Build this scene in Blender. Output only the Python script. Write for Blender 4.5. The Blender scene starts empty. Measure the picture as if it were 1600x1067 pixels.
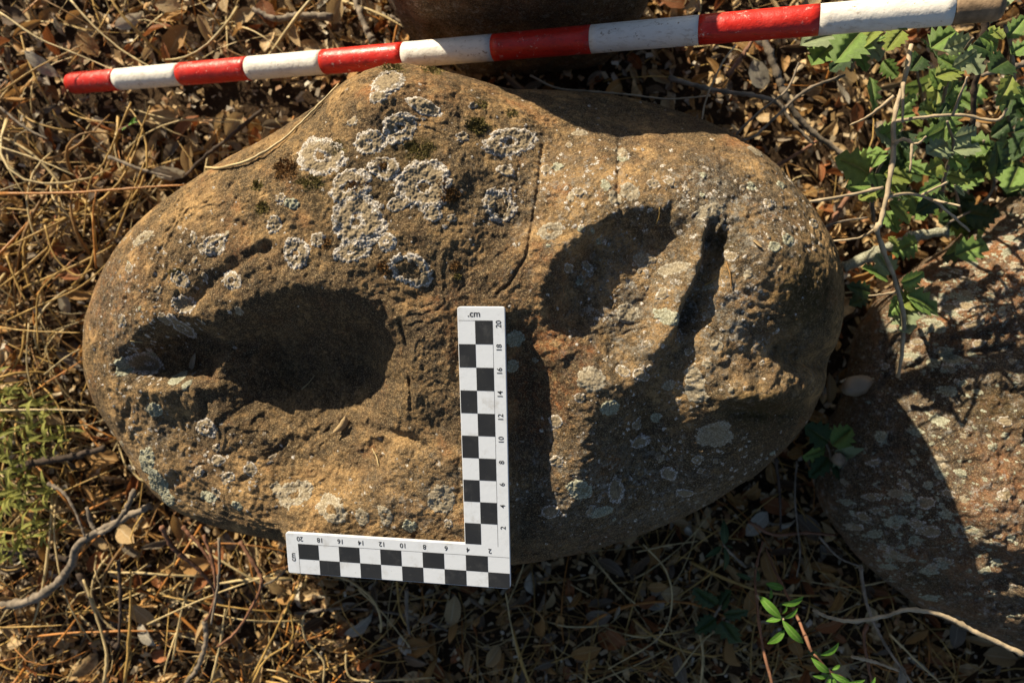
import bpy, math, random
import numpy as np
from mathutils import Vector, Matrix

# ------------------------------------------------------------------ camera, sky, sun, exposure
scene = bpy.context.scene
COL = scene.collection
F = 1100.0            # focal length in photo pixels (photo is 1600 x 1067)
CU, CV = 800.0, 533.5
H = 0.92              # camera height above the soil, metres
SUN_AZ = (-0.60, 0.80)  # horizontal direction towards the sun
SUN_EL = math.radians(23)

cam_data = bpy.data.cameras.new("camera")
cam_data.sensor_width = 36.0
cam_data.lens = 36.0 * F / 1600.0
cam_data.clip_start = 0.01
cam_data.clip_end = 500.0
cam_data.dof.use_dof = True
cam_data.dof.focus_distance = 0.62
cam_data.dof.aperture_fstop = 4.5
cam = bpy.data.objects.new("camera", cam_data)
cam.location = (0, 0, H)
COL.objects.link(cam)
scene.camera = cam

world = bpy.data.worlds.new("World")
scene.world = world
world.use_nodes = True
wn = world.node_tree
bg = wn.nodes["Background"]
sky = wn.nodes.new("ShaderNodeTexSky")
sky.sky_type = 'NISHITA'
sky.sun_disc = False
sky.sun_elevation = SUN_EL
sky.sun_rotation = math.atan2(SUN_AZ[0], SUN_AZ[1])
wn.links.new(sky.outputs[0], bg.inputs[0])
bg.inputs[1].default_value = 0.05

sun_data = bpy.data.lights.new("sun", 'SUN')
sun_data.energy = 5.0
sun_data.angle = math.radians(0.55)
sun_data.color = (1.0, 0.87, 0.64)
sun = bpy.data.objects.new("sun", sun_data)
ce = math.cos(SUN_EL)
sun.rotation_euler = Vector((-SUN_AZ[0] * ce, -SUN_AZ[1] * ce, -math.sin(SUN_EL))).to_track_quat('-Z', 'Y').to_euler()
sun.location = (-2, 3, 3)
COL.objects.link(sun)

scene.view_settings.view_transform = 'Standard'
scene.view_settings.look = 'None'
scene.view_settings.exposure = 0.9
scene.view_settings.gamma = 1.0
scene.view_settings.use_curve_mapping = False
scene.cycles.max_bounces = 6
scene.cycles.use_denoising = True

random.seed(7)
rng = np.random.default_rng(7)

# ------------------------------------------------------------------ maths helpers
def P(u, v, z):
    """photo position + real height above the soil -> world point"""
    d = H - z
    return Vector(((u - CU) / F * d, (CV - v) / F * d, z))

def proj(x, y, z):
    d = H - z
    return CU + F * x / d, CV - F * y / d

def hash3(ix, iy, iz, seed):
    h = (ix.astype(np.int64) * 374761393 + iy.astype(np.int64) * 668265263 + iz.astype(np.int64) * 2147483647 + seed * 974711) & 0xFFFFFFFF
    h = ((h ^ (h >> 13)) * 1274126177) & 0xFFFFFFFF
    h = ((h ^ (h >> 16)) * 2246822519) & 0xFFFFFFFF
    return ((h ^ (h >> 15)) & 0xFFFFFF) / float(0xFFFFFF)

def vnoise(x, y, z, seed=0):
    """3D value noise, -1..1"""
    fx, fy, fz = np.floor(x), np.floor(y), np.floor(z)
    tx, ty, tz = x - fx, y - fy, z - fz
    tx = tx * tx * tx * (tx * (tx * 6 - 15) + 10); ty = ty * ty * ty * (ty * (ty * 6 - 15) + 10); tz = tz * tz * (3 - 2 * tz)
    r = 0
    for i in (0, 1):
        wx = tx if i else 1 - tx
        for j in (0, 1):
            wy = ty if j else 1 - ty
            for k in (0, 1):
                wz = tz if k else 1 - tz
                r = r + wx * wy * wz * hash3(fx + i, fy + j, fz + k, seed)
    return r * 2 - 1

def fbm(x, y, z, freq, octaves, seed=0, gain=0.5):
    a, s, r = 1.0, 0.0, 0
    for o in range(octaves):
        r = r + a * vnoise(x * freq + 17.3 * o, y * freq - 9.1 * o, z * freq + 3.7 * o, seed + o)
        s += a; a *= gain; freq *= 2.03
    return r / s

def cells(x, y, freq, seed=0):
    """2D cellular noise: distance to the nearest feature point (0 at a point)"""
    x = x * freq; y = y * freq
    fx, fy = np.floor(x), np.floor(y)
    best = np.full(x.shape, 9.0)
    zz = np.zeros_like(fx)
    for i in (-1, 0, 1):
        for j in (-1, 0, 1):
            px = fx + i + hash3(fx + i, fy + j, zz, seed)
            py = fy + j + hash3(fx + i, fy + j, zz, seed + 51)
            best = np.minimum(best, np.hypot(px - x, py - y))
    return best

def sstep(a, b, x):
    t = np.clip((x - a) / (b - a), 0, 1)
    return t * t * (3 - 2 * t)

def poly_sd(u, v, poly):
    """signed distance to polygon (negative inside)"""
    d = np.full(np.shape(u), 1e9)
    inside = np.zeros(np.shape(u), bool)
    n = len(poly)
    for i in range(n):
        (ax, ay), (bx, by) = poly[i], poly[(i + 1) % n]
        ex, ey = bx - ax, by - ay
        t = np.clip(((u - ax) * ex + (v - ay) * ey) / (ex * ex + ey * ey), 0, 1)
        d = np.minimum(d, np.hypot(u - ax - t * ex, v - ay - t * ey))
        c = ((ay <= v) & (by > v)) | ((by <= v) & (ay > v))
        inside ^= c & (u < ax + (v - ay) / (by - ay if by != ay else 1e-9) * ex)
    return np.where(inside, -d, d)

def line_d(u, v, pts):
    d = np.full(np.shape(u), 1e9)
    for (ax, ay), (bx, by) in zip(pts[:-1], pts[1:]):
        ex, ey = bx - ax, by - ay
        t = np.clip(((u - ax) * ex + (v - ay) * ey) / (ex * ex + ey * ey), 0, 1)
        d = np.minimum(d, np.hypot(u - ax - t * ex, v - ay - t * ey))
    return d

def blob(u, v, cu, cv, ru, rv):
    return np.exp(-(((u - cu) / ru) ** 2 + ((v - cv) / rv) ** 2))

# ------------------------------------------------------------------ object helpers
def tag(o, label=None, cat=None, group=None, kind=None):
    if label: o["label"] = label
    if cat: o["category"] = cat
    if group: o["group"] = group
    if kind: o["kind"] = kind
    return o

def link(name, me, mat=None, parent=None):
    o = bpy.data.objects.new(name, me)
    COL.objects.link(o)
    if mat is not None and me is not None and len(me.materials) == 0:
        me.materials.append(mat)
    if parent is not None:
        o.parent = parent
    return o

def empty(name, loc=(0, 0, 0)):
    o = bpy.data.objects.new(name, None)
    o.location = loc
    o.empty_display_size = 0.02
    COL.objects.link(o)
    return o

def np_mesh(name, verts, faces, smooth=True, mats=None, midx=None):
    """verts (n,3), faces (m,k) arrays, k = 3 or 4"""
    verts = np.asarray(verts, np.float32); faces = np.asarray(faces, np.int32)
    me = bpy.data.meshes.new(name)
    k = faces.shape[1]
    me.vertices.add(len(verts)); me.vertices.foreach_set("co", verts.ravel())
    me.loops.add(faces.size); me.loops.foreach_set("vertex_index", faces.ravel())
    me.polygons.add(len(faces))
    me.polygons.foreach_set("loop_start", np.arange(0, faces.size, k, dtype=np.int32))
    me.polygons.foreach_set("loop_total", np.full(len(faces), k, np.int32))
    if mats:
        for m in mats: me.materials.append(m)
    if midx is not None:
        me.polygons.foreach_set("material_index", np.asarray(midx, np.int32))
    me.update(calc_edges=True)
    me.polygons.foreach_set("use_smooth", np.full(len(faces), smooth, bool))
    me.validate()
    return me

def set_attr(me, name, vals):
    a = me.attributes.new(name, 'FLOAT', 'POINT')
    a.data.foreach_set("value", np.asarray(vals, np.float32))

def grid_faces(nu, nv, wrap=False):
    i = np.arange(nu if wrap else nu - 1)[:, None]
    j = np.arange(nv - 1)[None, :]
    i2 = (i + 1) % nu
    return np.stack([i * nv + j, i2 * nv + j, i2 * nv + j + 1, i * nv + j + 1], -1).reshape(-1, 4)

def smooth_line(pts, n):
    """Catmull-Rom resample of a list of points"""
    p = np.array([tuple(q) for q in pts], float)
    if len(p) == 2:
        t = np.linspace(0, 1, n)[:, None]
        return p[0] * (1 - t) + p[1] * t
    q = np.vstack([2 * p[0] - p[1], p, 2 * p[-1] - p[-2]])
    out = []
    for t in np.linspace(0, len(p) - 1 - 1e-6, n):
        i = int(t); f = t - i
        a, b, c, d = q[i], q[i + 1], q[i + 2], q[i + 3]
        out.append(0.5 * (2 * b + (c - a) * f + (2 * a - 5 * b + 4 * c - d) * f * f + (3 * b - a - 3 * c + d) * f ** 3))
    return np.array(out)

def tube(pts, r0, r1, sides=6, knob=0.0, flat=1.0, seed=0, cap=True):
    """tapered, slightly knobbly tube along points -> verts, quad faces"""
    pts = np.asarray(pts, float); n = len(pts)
    tan = np.gradient(pts, axis=0)
    tan /= np.linalg.norm(tan, axis=1)[:, None] + 1e-12
    ref = np.array([0.13, 0.21, 0.97])
    a = np.cross(tan, ref); a /= np.linalg.norm(a, axis=1)[:, None] + 1e-9
    b = np.cross(tan, a)
    g = np.random.default_rng(seed)
    rad = np.linspace(r0, r1, n) * (1 + knob * g.uniform(-1, 1, n)) * np.where(g.random(n) < (0.14 if knob > 0.05 else 0), 1.35, 1.0)
    if cap:
        pts = np.vstack([pts[:1], pts, pts[-1:]]); a = np.vstack([a[:1], a, a[-1:]]); b = np.vstack([b[:1], b, b[-1:]])
        rad = np.concatenate([[rad[0] * 0.05], rad, [rad[-1] * 0.05]])
    th = np.arange(sides) * 2 * math.pi / sides
    V = pts[None] + rad[None, :, None] * (np.cos(th)[:, None, None] * a[None] + flat * np.sin(th)[:, None, None] * b[None])
    return V.reshape(-1, 3), grid_faces(sides, len(pts), True)

def merge(parts):
    vs, fs, o = [], [], 0
    for v, f in parts:
        vs.append(v); fs.append(f + o); o += len(v)
    return np.vstack(vs), np.vstack(fs)

# ------------------------------------------------------------------ materials
class N:
    """small node-tree writer"""
    def __init__(self, name):
        self.m = bpy.data.materials.new(name); self.m.use_nodes = True
        self.t = self.m.node_tree; self.b = self.t.nodes["Principled BSDF"]
        self.tc = self.t.nodes.new("ShaderNodeTexCoord")
    def add(self, kind, **kw):
        n = self.t.nodes.new(kind)
        for k, v in kw.items():
            if k in n.inputs: n.inputs[k].default_value = v
            else: setattr(n, k, v)
        return n
    def lk(self, a, b): self.t.links.new(a, b)
    def noise(self, scale, detail=4.0, rough=0.6, lac=2.0):
        n = self.add("ShaderNodeTexNoise"); n.inputs["Scale"].default_value = scale
        n.inputs["Detail"].default_value = detail; n.inputs["Roughness"].default_value = rough
        self.lk(self.tc.outputs["Object"], n.inputs["Vector"]); return n.outputs["Fac"]
    def vor(self, scale, feature='F1'):
        n = self.add("ShaderNodeTexVoronoi"); n.feature = feature; n.inputs["Scale"].default_value = scale
        self.lk(self.tc.outputs["Object"], n.inputs["Vector"]); return n.outputs["Distance"]
    def ramp(self, fac, stops):
        n = self.add("ShaderNodeValToRGB"); e = n.color_ramp.elements
        while len(e) < len(stops): e.new(0.5)
        for q, (p, c) in zip(e, stops):
            q.position = p; q.color = (*c, 1) if len(c) == 3 else c
        self.lk(fac, n.inputs[0]); return n.outputs[0]
    def step(self, fac, a, b):
        n = self.add("ShaderNodeMapRange"); n.interpolation_type = 'SMOOTHSTEP'
        n.inputs[1].default_value = a; n.inputs[2].default_value = b
        self.lk(fac, n.inputs[0]); return n.outputs[0]
    def math(self, op, a, b=None):
        n = self.add("ShaderNodeMath"); n.operation = op
        for i, q in enumerate((a, b)):
            if q is None: continue
            if isinstance(q, (int, float)): n.inputs[i].default_value = q
            else: self.lk(q, n.inputs[i])
        return n.outputs[0]
    def mix(self, fac, a, b, mode='MIX'):
        n = self.add("ShaderNodeMix"); n.data_type = 'RGBA'; n.blend_type = mode
        for s, q in ((0, fac), (6, a), (7, b)):
            if isinstance(q, (int, float)): n.inputs[s].default_value = q
            elif isinstance(q, tuple): n.inputs[s].default_value = (*q, 1)
            else: self.lk(q, n.inputs[s])
        return n.outputs[2]
    def attr(self, name):
        n = self.add("ShaderNodeAttribute"); n.attribute_name = name; return n.outputs["Fac"]
    def bump(self, h, strength, dist, prev=None):
        n = self.add("ShaderNodeBump"); n.inputs["Strength"].default_value = strength; n.inputs["Distance"].default_value = dist
        self.lk(h, n.inputs["Height"])
        if prev is not None: self.lk(prev, n.inputs["Normal"])
        return n.outputs[0]
    def done(self, color, rough=0.9, spec=0.2, normal=None):
        if isinstance(color, tuple): self.b.inputs["Base Color"].default_value = (*color, 1)
        else: self.lk(color, self.b.inputs["Base Color"])
        if isinstance(rough, (int, float)): self.b.inputs["Roughness"].default_value = rough
        else: self.lk(rough, self.b.inputs["Roughness"])
        self.b.inputs["Specular IOR Level"].default_value = spec
        if normal is not None: self.lk(normal, self.b.inputs["Normal"])
        return self.m

def rock_material(name, tan, brown, rust, speck):
    n = N(name)
    big = n.noise(9, 5, 0.62); med = n.noise(38, 5, 0.65); fine = n.noise(230, 4, 0.75); grain = n.noise(800, 3, 0.7)
    c = n.mix(n.step(big, 0.36, 0.62), brown, tan)
    c = n.mix(n.math('MULTIPLY', n.step(med, 0.48, 0.66), 0.8), c, tuple(min(1, q * 1.4) for q in tan))
    rs = n.math('ADD', n.math('MULTIPLY', n.step(n.noise(23, 5, 0.6), 0.54, 0.70), 0.5), n.math('MULTIPLY', n.attr("rust"), n.step(n.noise(120, 4, 0.7), 0.36, 0.58)))
    c = n.mix(n.math('MINIMUM', rs, 1.0), c, rust)
    # dark weathered skin, plus shade painted in places: attribute patches broken up by noise, and a fine pepper everywhere
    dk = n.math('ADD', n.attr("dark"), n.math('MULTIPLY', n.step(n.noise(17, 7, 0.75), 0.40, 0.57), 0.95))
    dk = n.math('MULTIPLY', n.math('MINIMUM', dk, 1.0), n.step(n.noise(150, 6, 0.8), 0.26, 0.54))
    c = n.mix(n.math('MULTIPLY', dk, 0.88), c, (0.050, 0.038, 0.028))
    c = n.mix(n.math('MULTIPLY', n.step(fine, 0.50, 0.64), 0.55), c, (0.055, 0.038, 0.020))
    c = n.mix(n.math('MULTIPLY', n.step(grain, 0.52, 0.64), 0.6), c, (0.58, 0.43, 0.24))
    c = n.mix(n.math('MULTIPLY', n.step(n.noise(480, 4, 0.8), 0.54, 0.63), 0.6), c, (0.035, 0.026, 0.014))
    # pale dusting of crust lichen
    sp = n.math('MULTIPLY', n.step(n.noise(95, 7, 0.85), 0.55, 0.61), n.math('ADD', n.attr("pale"), speck))
    c = n.mix(n.math('MINIMUM', sp, 0.85), c, (0.43, 0.41, 0.37))
    gy = n.math('MULTIPLY', n.math('MINIMUM', n.attr("pale"), 1.0), n.step(n.noise(55, 6, 0.75), 0.38, 0.60))
    c = n.mix(n.math('MULTIPLY', n.math('MULTIPLY', gy, n.step(n.noise(270, 5, 0.8), 0.40, 0.60)), 0.75), c, (0.30, 0.28, 0.235))
    ms = n.math('MULTIPLY', n.attr("moss"), n.step(n.noise(260, 4, 0.7), 0.35, 0.55))
    c = n.mix(n.math('MINIMUM', ms, 0.9), c, (0.075, 0.052, 0.018))
    b = n.bump(grain, 0.9, 0.0022)
    b = n.bump(fine, 0.85, 0.0045, b)
    b = n.bump(n.vor(330), 0.35, 0.0014, b)
    return n.done(c, 0.93, 0.15, b)

ROCK = rock_material("brown sandstone", (0.46, 0.285, 0.125), (0.205, 0.122, 0.062), (0.44, 0.165, 0.055), 0.06)
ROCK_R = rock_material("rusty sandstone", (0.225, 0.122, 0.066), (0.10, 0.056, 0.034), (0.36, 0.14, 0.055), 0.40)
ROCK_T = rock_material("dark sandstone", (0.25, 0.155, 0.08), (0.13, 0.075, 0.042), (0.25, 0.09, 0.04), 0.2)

def lichen_material(name, rim, core, deep):
    n = N(name)
    v = n.vor(620); f = n.noise(330, 5, 0.75)
    c = n.mix(n.step(n.attr("core"), 0.25, 0.75), rim, core)
    c = n.mix(n.math('MULTIPLY', n.step(v, 0.30, 0.65), 0.8), c, deep)
    c = n.mix(n.math('MULTIPLY', n.step(f, 0.50, 0.66), 0.65), c, deep)
    c = n.mix(n.math('MULTIPLY', n.step(n.noise(110, 4, 0.7), 0.55, 0.70), 0.6), c, (0.13, 0.095, 0.045))
    b = n.bump(v, -0.9, 0.0016)
    b = n.bump(f, 0.6, 0.0016, b)
    return n.done(c, 0.95, 0.1, b)

LICHEN = lichen_material("grey lichen", (0.56, 0.52, 0.48), (0.30, 0.235, 0.15), (0.16, 0.125, 0.085))
LICHEN_G = lichen_material("pale green lichen", (0.42, 0.425, 0.34), (0.33, 0.325, 0.25), (0.16, 0.15, 0.10))
LICHEN_F = lichen_material("flat crust lichen", (0.40, 0.365, 0.295), (0.33, 0.28, 0.20), (0.19, 0.15, 0.10))

def leafy(name, col, var=0.5, rough=0.6, trans=0.25, scale=90, vein=None):
    n = N(name)
    lo = tuple(q * (1 - var) for q in col); hi = tuple(min(1, q * (1 + var * 0.6)) for q in col)
    c = n.mix(n.step(n.noise(scale, 4, 0.6), 0.35, 0.65), lo, hi)
    rnd = n.add("ShaderNodeNewGeometry").outputs["Random Per Island"]
    c = n.mix(n.math('MULTIPLY', rnd, 0.45), c, lo)
    if vein:
        uv = n.add("ShaderNodeAttribute"); uv.attribute_name = "across"
        c = n.mix(n.step(n.math('ABSOLUTE', uv.outputs["Fac"]), 0.10, 0.03), c, vein)
    if trans >= 0.2:
        c = n.mix(n.math('MULTIPLY', n.step(n.noise(240, 5, 0.7), 0.62, 0.70), 0.7), c, tuple(0.35 * q for q in (0.5, 0.32, 0.14)))
    b = n.bump(n.noise(scale * 3, 4, 0.65), 0.5, 0.0016)
    m = n.done(c, rough, 0.3, b)
    if trans:
        tr = n.add("ShaderNodeBsdfTranslucent"); mx = n.add("ShaderNodeMixShader")
        mx.inputs[0].default_value = trans
        n.lk(c, tr.inputs[0]); n.lk(n.b.outputs[0], mx.inputs[1]); n.lk(tr.outputs[0], mx.inputs[2])
        out = [q for q in n.t.nodes if q.type == 'OUTPUT_MATERIAL'][0]
        n.lk(mx.outputs[0], out.inputs[0])
    return m

DRY = [("pale tan", leafy("pale tan leaf", (0.56, 0.39, 0.20), vein=(0.55, 0.43, 0.27))),
       ("ochre brown", leafy("ochre leaf", (0.47, 0.26, 0.09), vein=(0.45, 0.30, 0.14))),
       ("rust brown", leafy("rust leaf", (0.33, 0.12, 0.04), vein=(0.34, 0.18, 0.08))),
       ("grey brown", leafy("grey brown leaf", (0.24, 0.19, 0.14), vein=(0.32, 0.26, 0.19))),
       ("dark brown", leafy("dark brown leaf", (0.11, 0.066, 0.038), vein=(0.18, 0.11, 0.06))),
       ("whitish", leafy("whitish leaf", (0.56, 0.50, 0.40), vein=(0.62, 0.55, 0.44)))]
STRAW = [leafy("gold straw", (0.54, 0.345, 0.11), 0.4, 0.5, 0.15, 40), leafy("pale straw", (0.62, 0.48, 0.25), 0.35, 0.5, 0.15, 40),
         leafy("brown straw", (0.31, 0.17, 0.06), 0.45, 0.6, 0.1, 40), leafy("orange straw", (0.50, 0.21, 0.05), 0.35, 0.45, 0.1, 40)]
BARK = [leafy("grey bark", (0.23, 0.185, 0.14), 0.5, 0.85, 0, 60), leafy("dark bark", (0.085, 0.06, 0.045), 0.5, 0.9, 0, 60),
        leafy("reddish bark", (0.22, 0.105, 0.06), 0.4, 0.7, 0, 60), leafy("pale bark", (0.42, 0.33, 0.22), 0.35, 0.7, 0, 60)]
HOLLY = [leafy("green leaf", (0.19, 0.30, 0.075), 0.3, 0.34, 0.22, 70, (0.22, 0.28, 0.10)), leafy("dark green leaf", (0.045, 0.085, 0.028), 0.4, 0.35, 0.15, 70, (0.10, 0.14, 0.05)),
         leafy("pale leaf underside", (0.30, 0.36, 0.20), 0.25, 0.5, 0.25, 70, (0.34, 0.38, 0.22)), leafy("yellow green leaf", (0.26, 0.32, 0.07), 0.3, 0.4, 0.3, 70, (0.32, 0.34, 0.12))]
SHOOT = leafy("bright green leaf", (0.13, 0.30, 0.035), 0.3, 0.35, 0.3, 70, (0.30, 0.45, 0.12))
WEED = leafy("weed leaf", (0.35, 0.35, 0.08), 0.4, 0.5, 0.3, 60)
MOSS = leafy("moss", (0.17, 0.135, 0.04), 0.5, 0.9, 0.1, 200)
MOSS_B = leafy("brown moss", (0.20, 0.105, 0.035), 0.5, 0.9, 0.1, 200)

def soil_material():
    n = N("soil")
    c = n.ramp(n.noise(26, 8, 0.7), [(0.30, (0.020, 0.013, 0.009)), (0.5, (0.055, 0.034, 0.02)), (0.72, (0.12, 0.075, 0.04))])
    c = n.mix(n.step(n.noise(180, 5, 0.7), 0.55, 0.68), c, (0.19, 0.13, 0.075))
    b = n.bump(n.noise(120, 6, 0.75), 1.0, 0.008)
    return n.done(c, 0.95, 0.1, b)
SOIL = soil_material()

def paint(name, col, dirt, chip):
    n = N(name)
    c = n.mix(n.math('MULTIPLY', n.step(n.noise(38, 6, 0.75), 0.48, 0.72), 0.5), col, dirt)
    mp = n.add("ShaderNodeMapping"); mp.inputs["Scale"].default_value = (14, 160, 160); n.lk(n.tc.outputs["Object"], mp.inputs["Vector"])
    st = n.add("ShaderNodeTexNoise"); st.inputs["Scale"].default_value = 2.0; st.inputs["Detail"].default_value = 6; st.inputs["Roughness"].default_value = 0.7; n.lk(mp.outputs[0], st.inputs["Vector"])
    c = n.mix(n.math('MULTIPLY', n.step(st.outputs["Fac"], 0.52, 0.66), 0.7), c, dirt)
    chips = n.step(n.noise(130, 6, 0.8), 0.61, 0.635)
    c = n.mix(chips, c, chip)
    b = n.bump(n.noise(70, 4, 0.6), 0.35, 0.003)
    b = n.bump(n.noise(300, 3, 0.6), 0.3, 0.001, b)
    b = n.bump(chips, -0.4, 0.0008, b)
    return n.done(c, n.ramp(n.noise(90, 4, 0.6), [(0.3, (0.25,) * 3), (0.7, (0.55,) * 3)]), 0.45, b)
RED = paint("red paint", (0.56, 0.022, 0.012), (0.24, 0.014, 0.010), (0.66, 0.40, 0.34))
WHITE = paint("white paint", (0.74, 0.70, 0.64), (0.50, 0.44, 0.37), (0.30, 0.22, 0.16))
WOODTIP = leafy("bare wood", (0.30, 0.20, 0.12), 0.5, 0.7, 0, 60)

def plate(name, col, dirt, amt):
    n = N(name)
    c = n.mix(n.math('MULTIPLY', n.step(n.noise(40, 6, 0.7), 0.52, 0.76), amt), col, dirt)
    c = n.mix(n.math('MULTIPLY', n.step(n.noise(230, 5, 0.75), 0.62, 0.70), amt), c, dirt)
    for rz, sc in ((0.5, (900, 25, 25)), (-0.9, (700, 30, 30))):
        mp = n.add("ShaderNodeMapping"); mp.inputs["Rotation"].default_value = (0, 0, rz); mp.inputs["Scale"].default_value = sc; n.lk(n.tc.outputs["Object"], mp.inputs["Vector"])
        st = n.add("ShaderNodeTexNoise"); st.inputs["Scale"].default_value = 1.0; st.inputs["Detail"].default_value = 3; n.lk(mp.outputs[0], st.inputs["Vector"])
        c = n.mix(n.math('MULTIPLY', n.step(st.outputs["Fac"], 0.72, 0.78), amt), c, dirt)
    return n.done(c, n.ramp(n.noise(60, 4, 0.6), [(0.3, (0.35,) * 3), (0.7, (0.6,) * 3)]), 0.35, n.bump(n.noise(200, 3, 0.5), 0.12, 0.0008))
PLATE = plate("white plastic", (0.615, 0.65, 0.72), (0.30, 0.27, 0.23), 0.55)
INK = plate("black print", (0.022, 0.023, 0.026), (0.12, 0.12, 0.12), 0.35)
INK2 = plate("grey print", (0.10, 0.10, 0.105), (0.3, 0.3, 0.3), 0.3)

# ------------------------------------------------------------------ the scale bar's pose (its plane also beds it on the boulder)
BAR_R = Matrix.Rotation(math.sqrt(0.17753345 ** 2 + 0.17466323 ** 2 + 0.00367532 ** 2), 3, Vector((0.17753345, -0.17466323, 0.00367532)).normalized())
BAR_T = Vector((-0.00122168, -0.21964019, -0.62465501 + H))
BAR_N = BAR_R @ Vector((0, 0, 1))
BAR_THICK = 0.0036

def bar_under(x, y):
    """height of the bar's underside plane"""
    return BAR_T.z - (BAR_N.x * (x - BAR_T.x) + BAR_N.y * (y - BAR_T.y)) / BAR_N.z - BAR_THICK / BAR_N.z

def bar_local(x, y):
    z = BAR_T.z - (BAR_N.x * (x - BAR_T.x) + BAR_N.y * (y - BAR_T.y)) / BAR_N.z
    M = np.array(BAR_R.transposed())
    d = np.stack([x - BAR_T.x, y - BAR_T.y, z - BAR_T.z])
    return M[0] @ d.reshape(3, -1), M[1] @ d.reshape(3, -1)

# ------------------------------------------------------------------ rocks
class Rock:
    """a dome with a traced outline: explicit top height over (x, y), rounded flank tucking under"""
    def __init__(self, outline_px, centre_px, ze, zt, p, q, tilt=(0, 0), noise=(), feats=None, seed=0, fit=True, full=None):
        self.full = full
        self.ze, self.zt, self.p, self.q, self.tilt, self.noise, self.feats, self.seed = ze, zt, p, q, tilt, noise, feats, seed
        c = P(*centre_px, ze); self.c = np.array([c.x, c.y])
        pts = np.array([P(u, v, ze)[:2] for u, v in outline_px]) - self.c
        ang = np.arctan2(pts[:, 1], pts[:, 0]); rad = np.hypot(pts[:, 0], pts[:, 1])
        o = np.argsort(ang); ang, rad = ang[o], rad[o]
        self.nt = 720
        self.th = np.linspace(-math.pi, math.pi, self.nt, endpoint=False)
        R = np.interp(self.th, np.r_[ang[-3:] - 2 * math.pi, ang, ang[:3] + 2 * math.pi], np.r_[rad[-3:], rad, rad[:3]])
        k = np.exp(-0.5 * (np.arange(-12, 13) / 4.5) ** 2); k /= k.sum()
        R = np.convolve(np.r_[R[-12:], R, R[:12]], k, 'valid')
        self.R = R
        if fit:
            u0, v0 = proj(self.c[0], self.c[1], ze)
            tu, tv = proj(self.c[0] + R * np.cos(self.th), self.c[1] + R * np.sin(self.th), ze)
            tgt_a, tgt_r = np.arctan2(-(tv - v0), tu - u0), np.hypot(tu - u0, tv - v0)
            rho = np.linspace(0.6, 1, 90)
            for _ in range(6):
                x = self.c[0] + self.R[:, None] * np.cos(self.th)[:, None] * rho; y = self.c[1] + self.R[:, None] * np.sin(self.th)[:, None] * rho
                z = self.base(x, y)
                u, v = proj(x, y, z)
                a = np.arctan2(-(v - v0), u - u0); r = np.hypot(u - u0, v - v0)
                b = ((a + math.pi) / (2 * math.pi) * self.nt).astype(int) % self.nt
                mx = np.zeros(self.nt); np.maximum.at(mx, b.ravel(), r.ravel())
                mx = np.where(mx == 0, np.nan, mx); ok = ~np.isnan(mx)
                mx = np.interp(self.th, self.th[ok], mx[ok])
                t = np.interp(self.th, np.r_[tgt_a - 2 * math.pi, tgt_a, tgt_a + 2 * math.pi], np.r_[tgt_r] * 1.0 if False else np.r_[tgt_r, tgt_r, tgt_r])
                f = np.convolve(np.r_[(t / mx)[-12:], t / mx, (t / mx)[:12]], k, 'valid')
                self.R = self.R * f
    def Rth(self, th):
        return np.interp((th + math.pi) % (2 * math.pi) - math.pi, np.r_[self.th, math.pi], np.r_[self.R, self.R[0]])
    def rho(self, x, y):
        dx, dy = x - self.c[0], y - self.c[1]
        return np.hypot(dx, dy) / self.Rth(np.arctan2(dy, dx))
    def base(self, x, y, rho=None):
        if rho is None: rho = self.rho(x, y)
        p = self.p
        if self.full:   # fuller profile towards one side
            an = np.arctan2(y - self.c[1], x - self.c[0])
            for am, a0, wd in self.full: p = p + am * np.exp(-((an - a0) / wd) ** 2)
        s = np.clip(1 - np.minimum(rho, 1) ** p, 0, 1) ** (1 / self.q)
        return self.ze + (self.zt - self.ze + self.tilt[0] * (x - self.c[0]) + self.tilt[1] * (y - self.c[1])) * s
    def top(self, x, y, rho=None):
        x = np.asarray(x, float); y = np.asarray(y, float)
        if rho is None: rho = self.rho(x, y)
        return self.base(x, y, rho) + self.relief(x, y)
    def relief(self, x, y):
        """carving + roughness, looked up in a fine raster built once"""
        if getattr(self, "ras", None) is None:
            m = float(self.R.max()) + 0.01
            ex = self.R * np.cos(self.th); ey = self.R * np.sin(self.th)
            self.x0, self.y0 = self.c[0] + ex.min() - 0.012, self.c[1] + ey.min() - 0.012
            self.st = 0.0009 if self.feats is boulder_feats else 0.0016
            nx = int((ex.max() - ex.min() + 0.024) / self.st) + 2; ny = int((ey.max() - ey.min() + 0.024) / self.st) + 2
            X, Y = np.meshgrid(self.x0 + self.st * np.arange(nx), self.y0 + self.st * np.arange(ny), indexing='ij')
            self.ras = self.relief_exact(X, Y).astype(np.float32)
        fx = np.clip((x - self.x0) / self.st, 0, self.ras.shape[0] - 1.001); fy = np.clip((y - self.y0) / self.st, 0, self.ras.shape[1] - 1.001)
        i = fx.astype(int); j = fy.astype(int); a = fx - i; b = fy - j
        r = self.ras
        return (r[i, j] * (1 - a) + r[i + 1, j] * a) * (1 - b) + (r[i, j + 1] * (1 - a) + r[i + 1, j + 1] * a) * b
    def relief_exact(self, x, y):
        rho = self.rho(x, y)
        z0 = self.base(x, y, rho); z = np.zeros_like(z0)
        fade = 1 - sstep(0.90, 1.0, rho)
        if self.feats is not None:
            u, v = proj(x, y, z0)
            z = z + self.feats(u, v, x, y, z0) * fade
        for fr, am, oc in self.noise:
            z = z + am * fbm(x, y, z0, fr, oc, self.seed + int(fr)) * (0.25 + 0.75 * fade)
        return z
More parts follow.
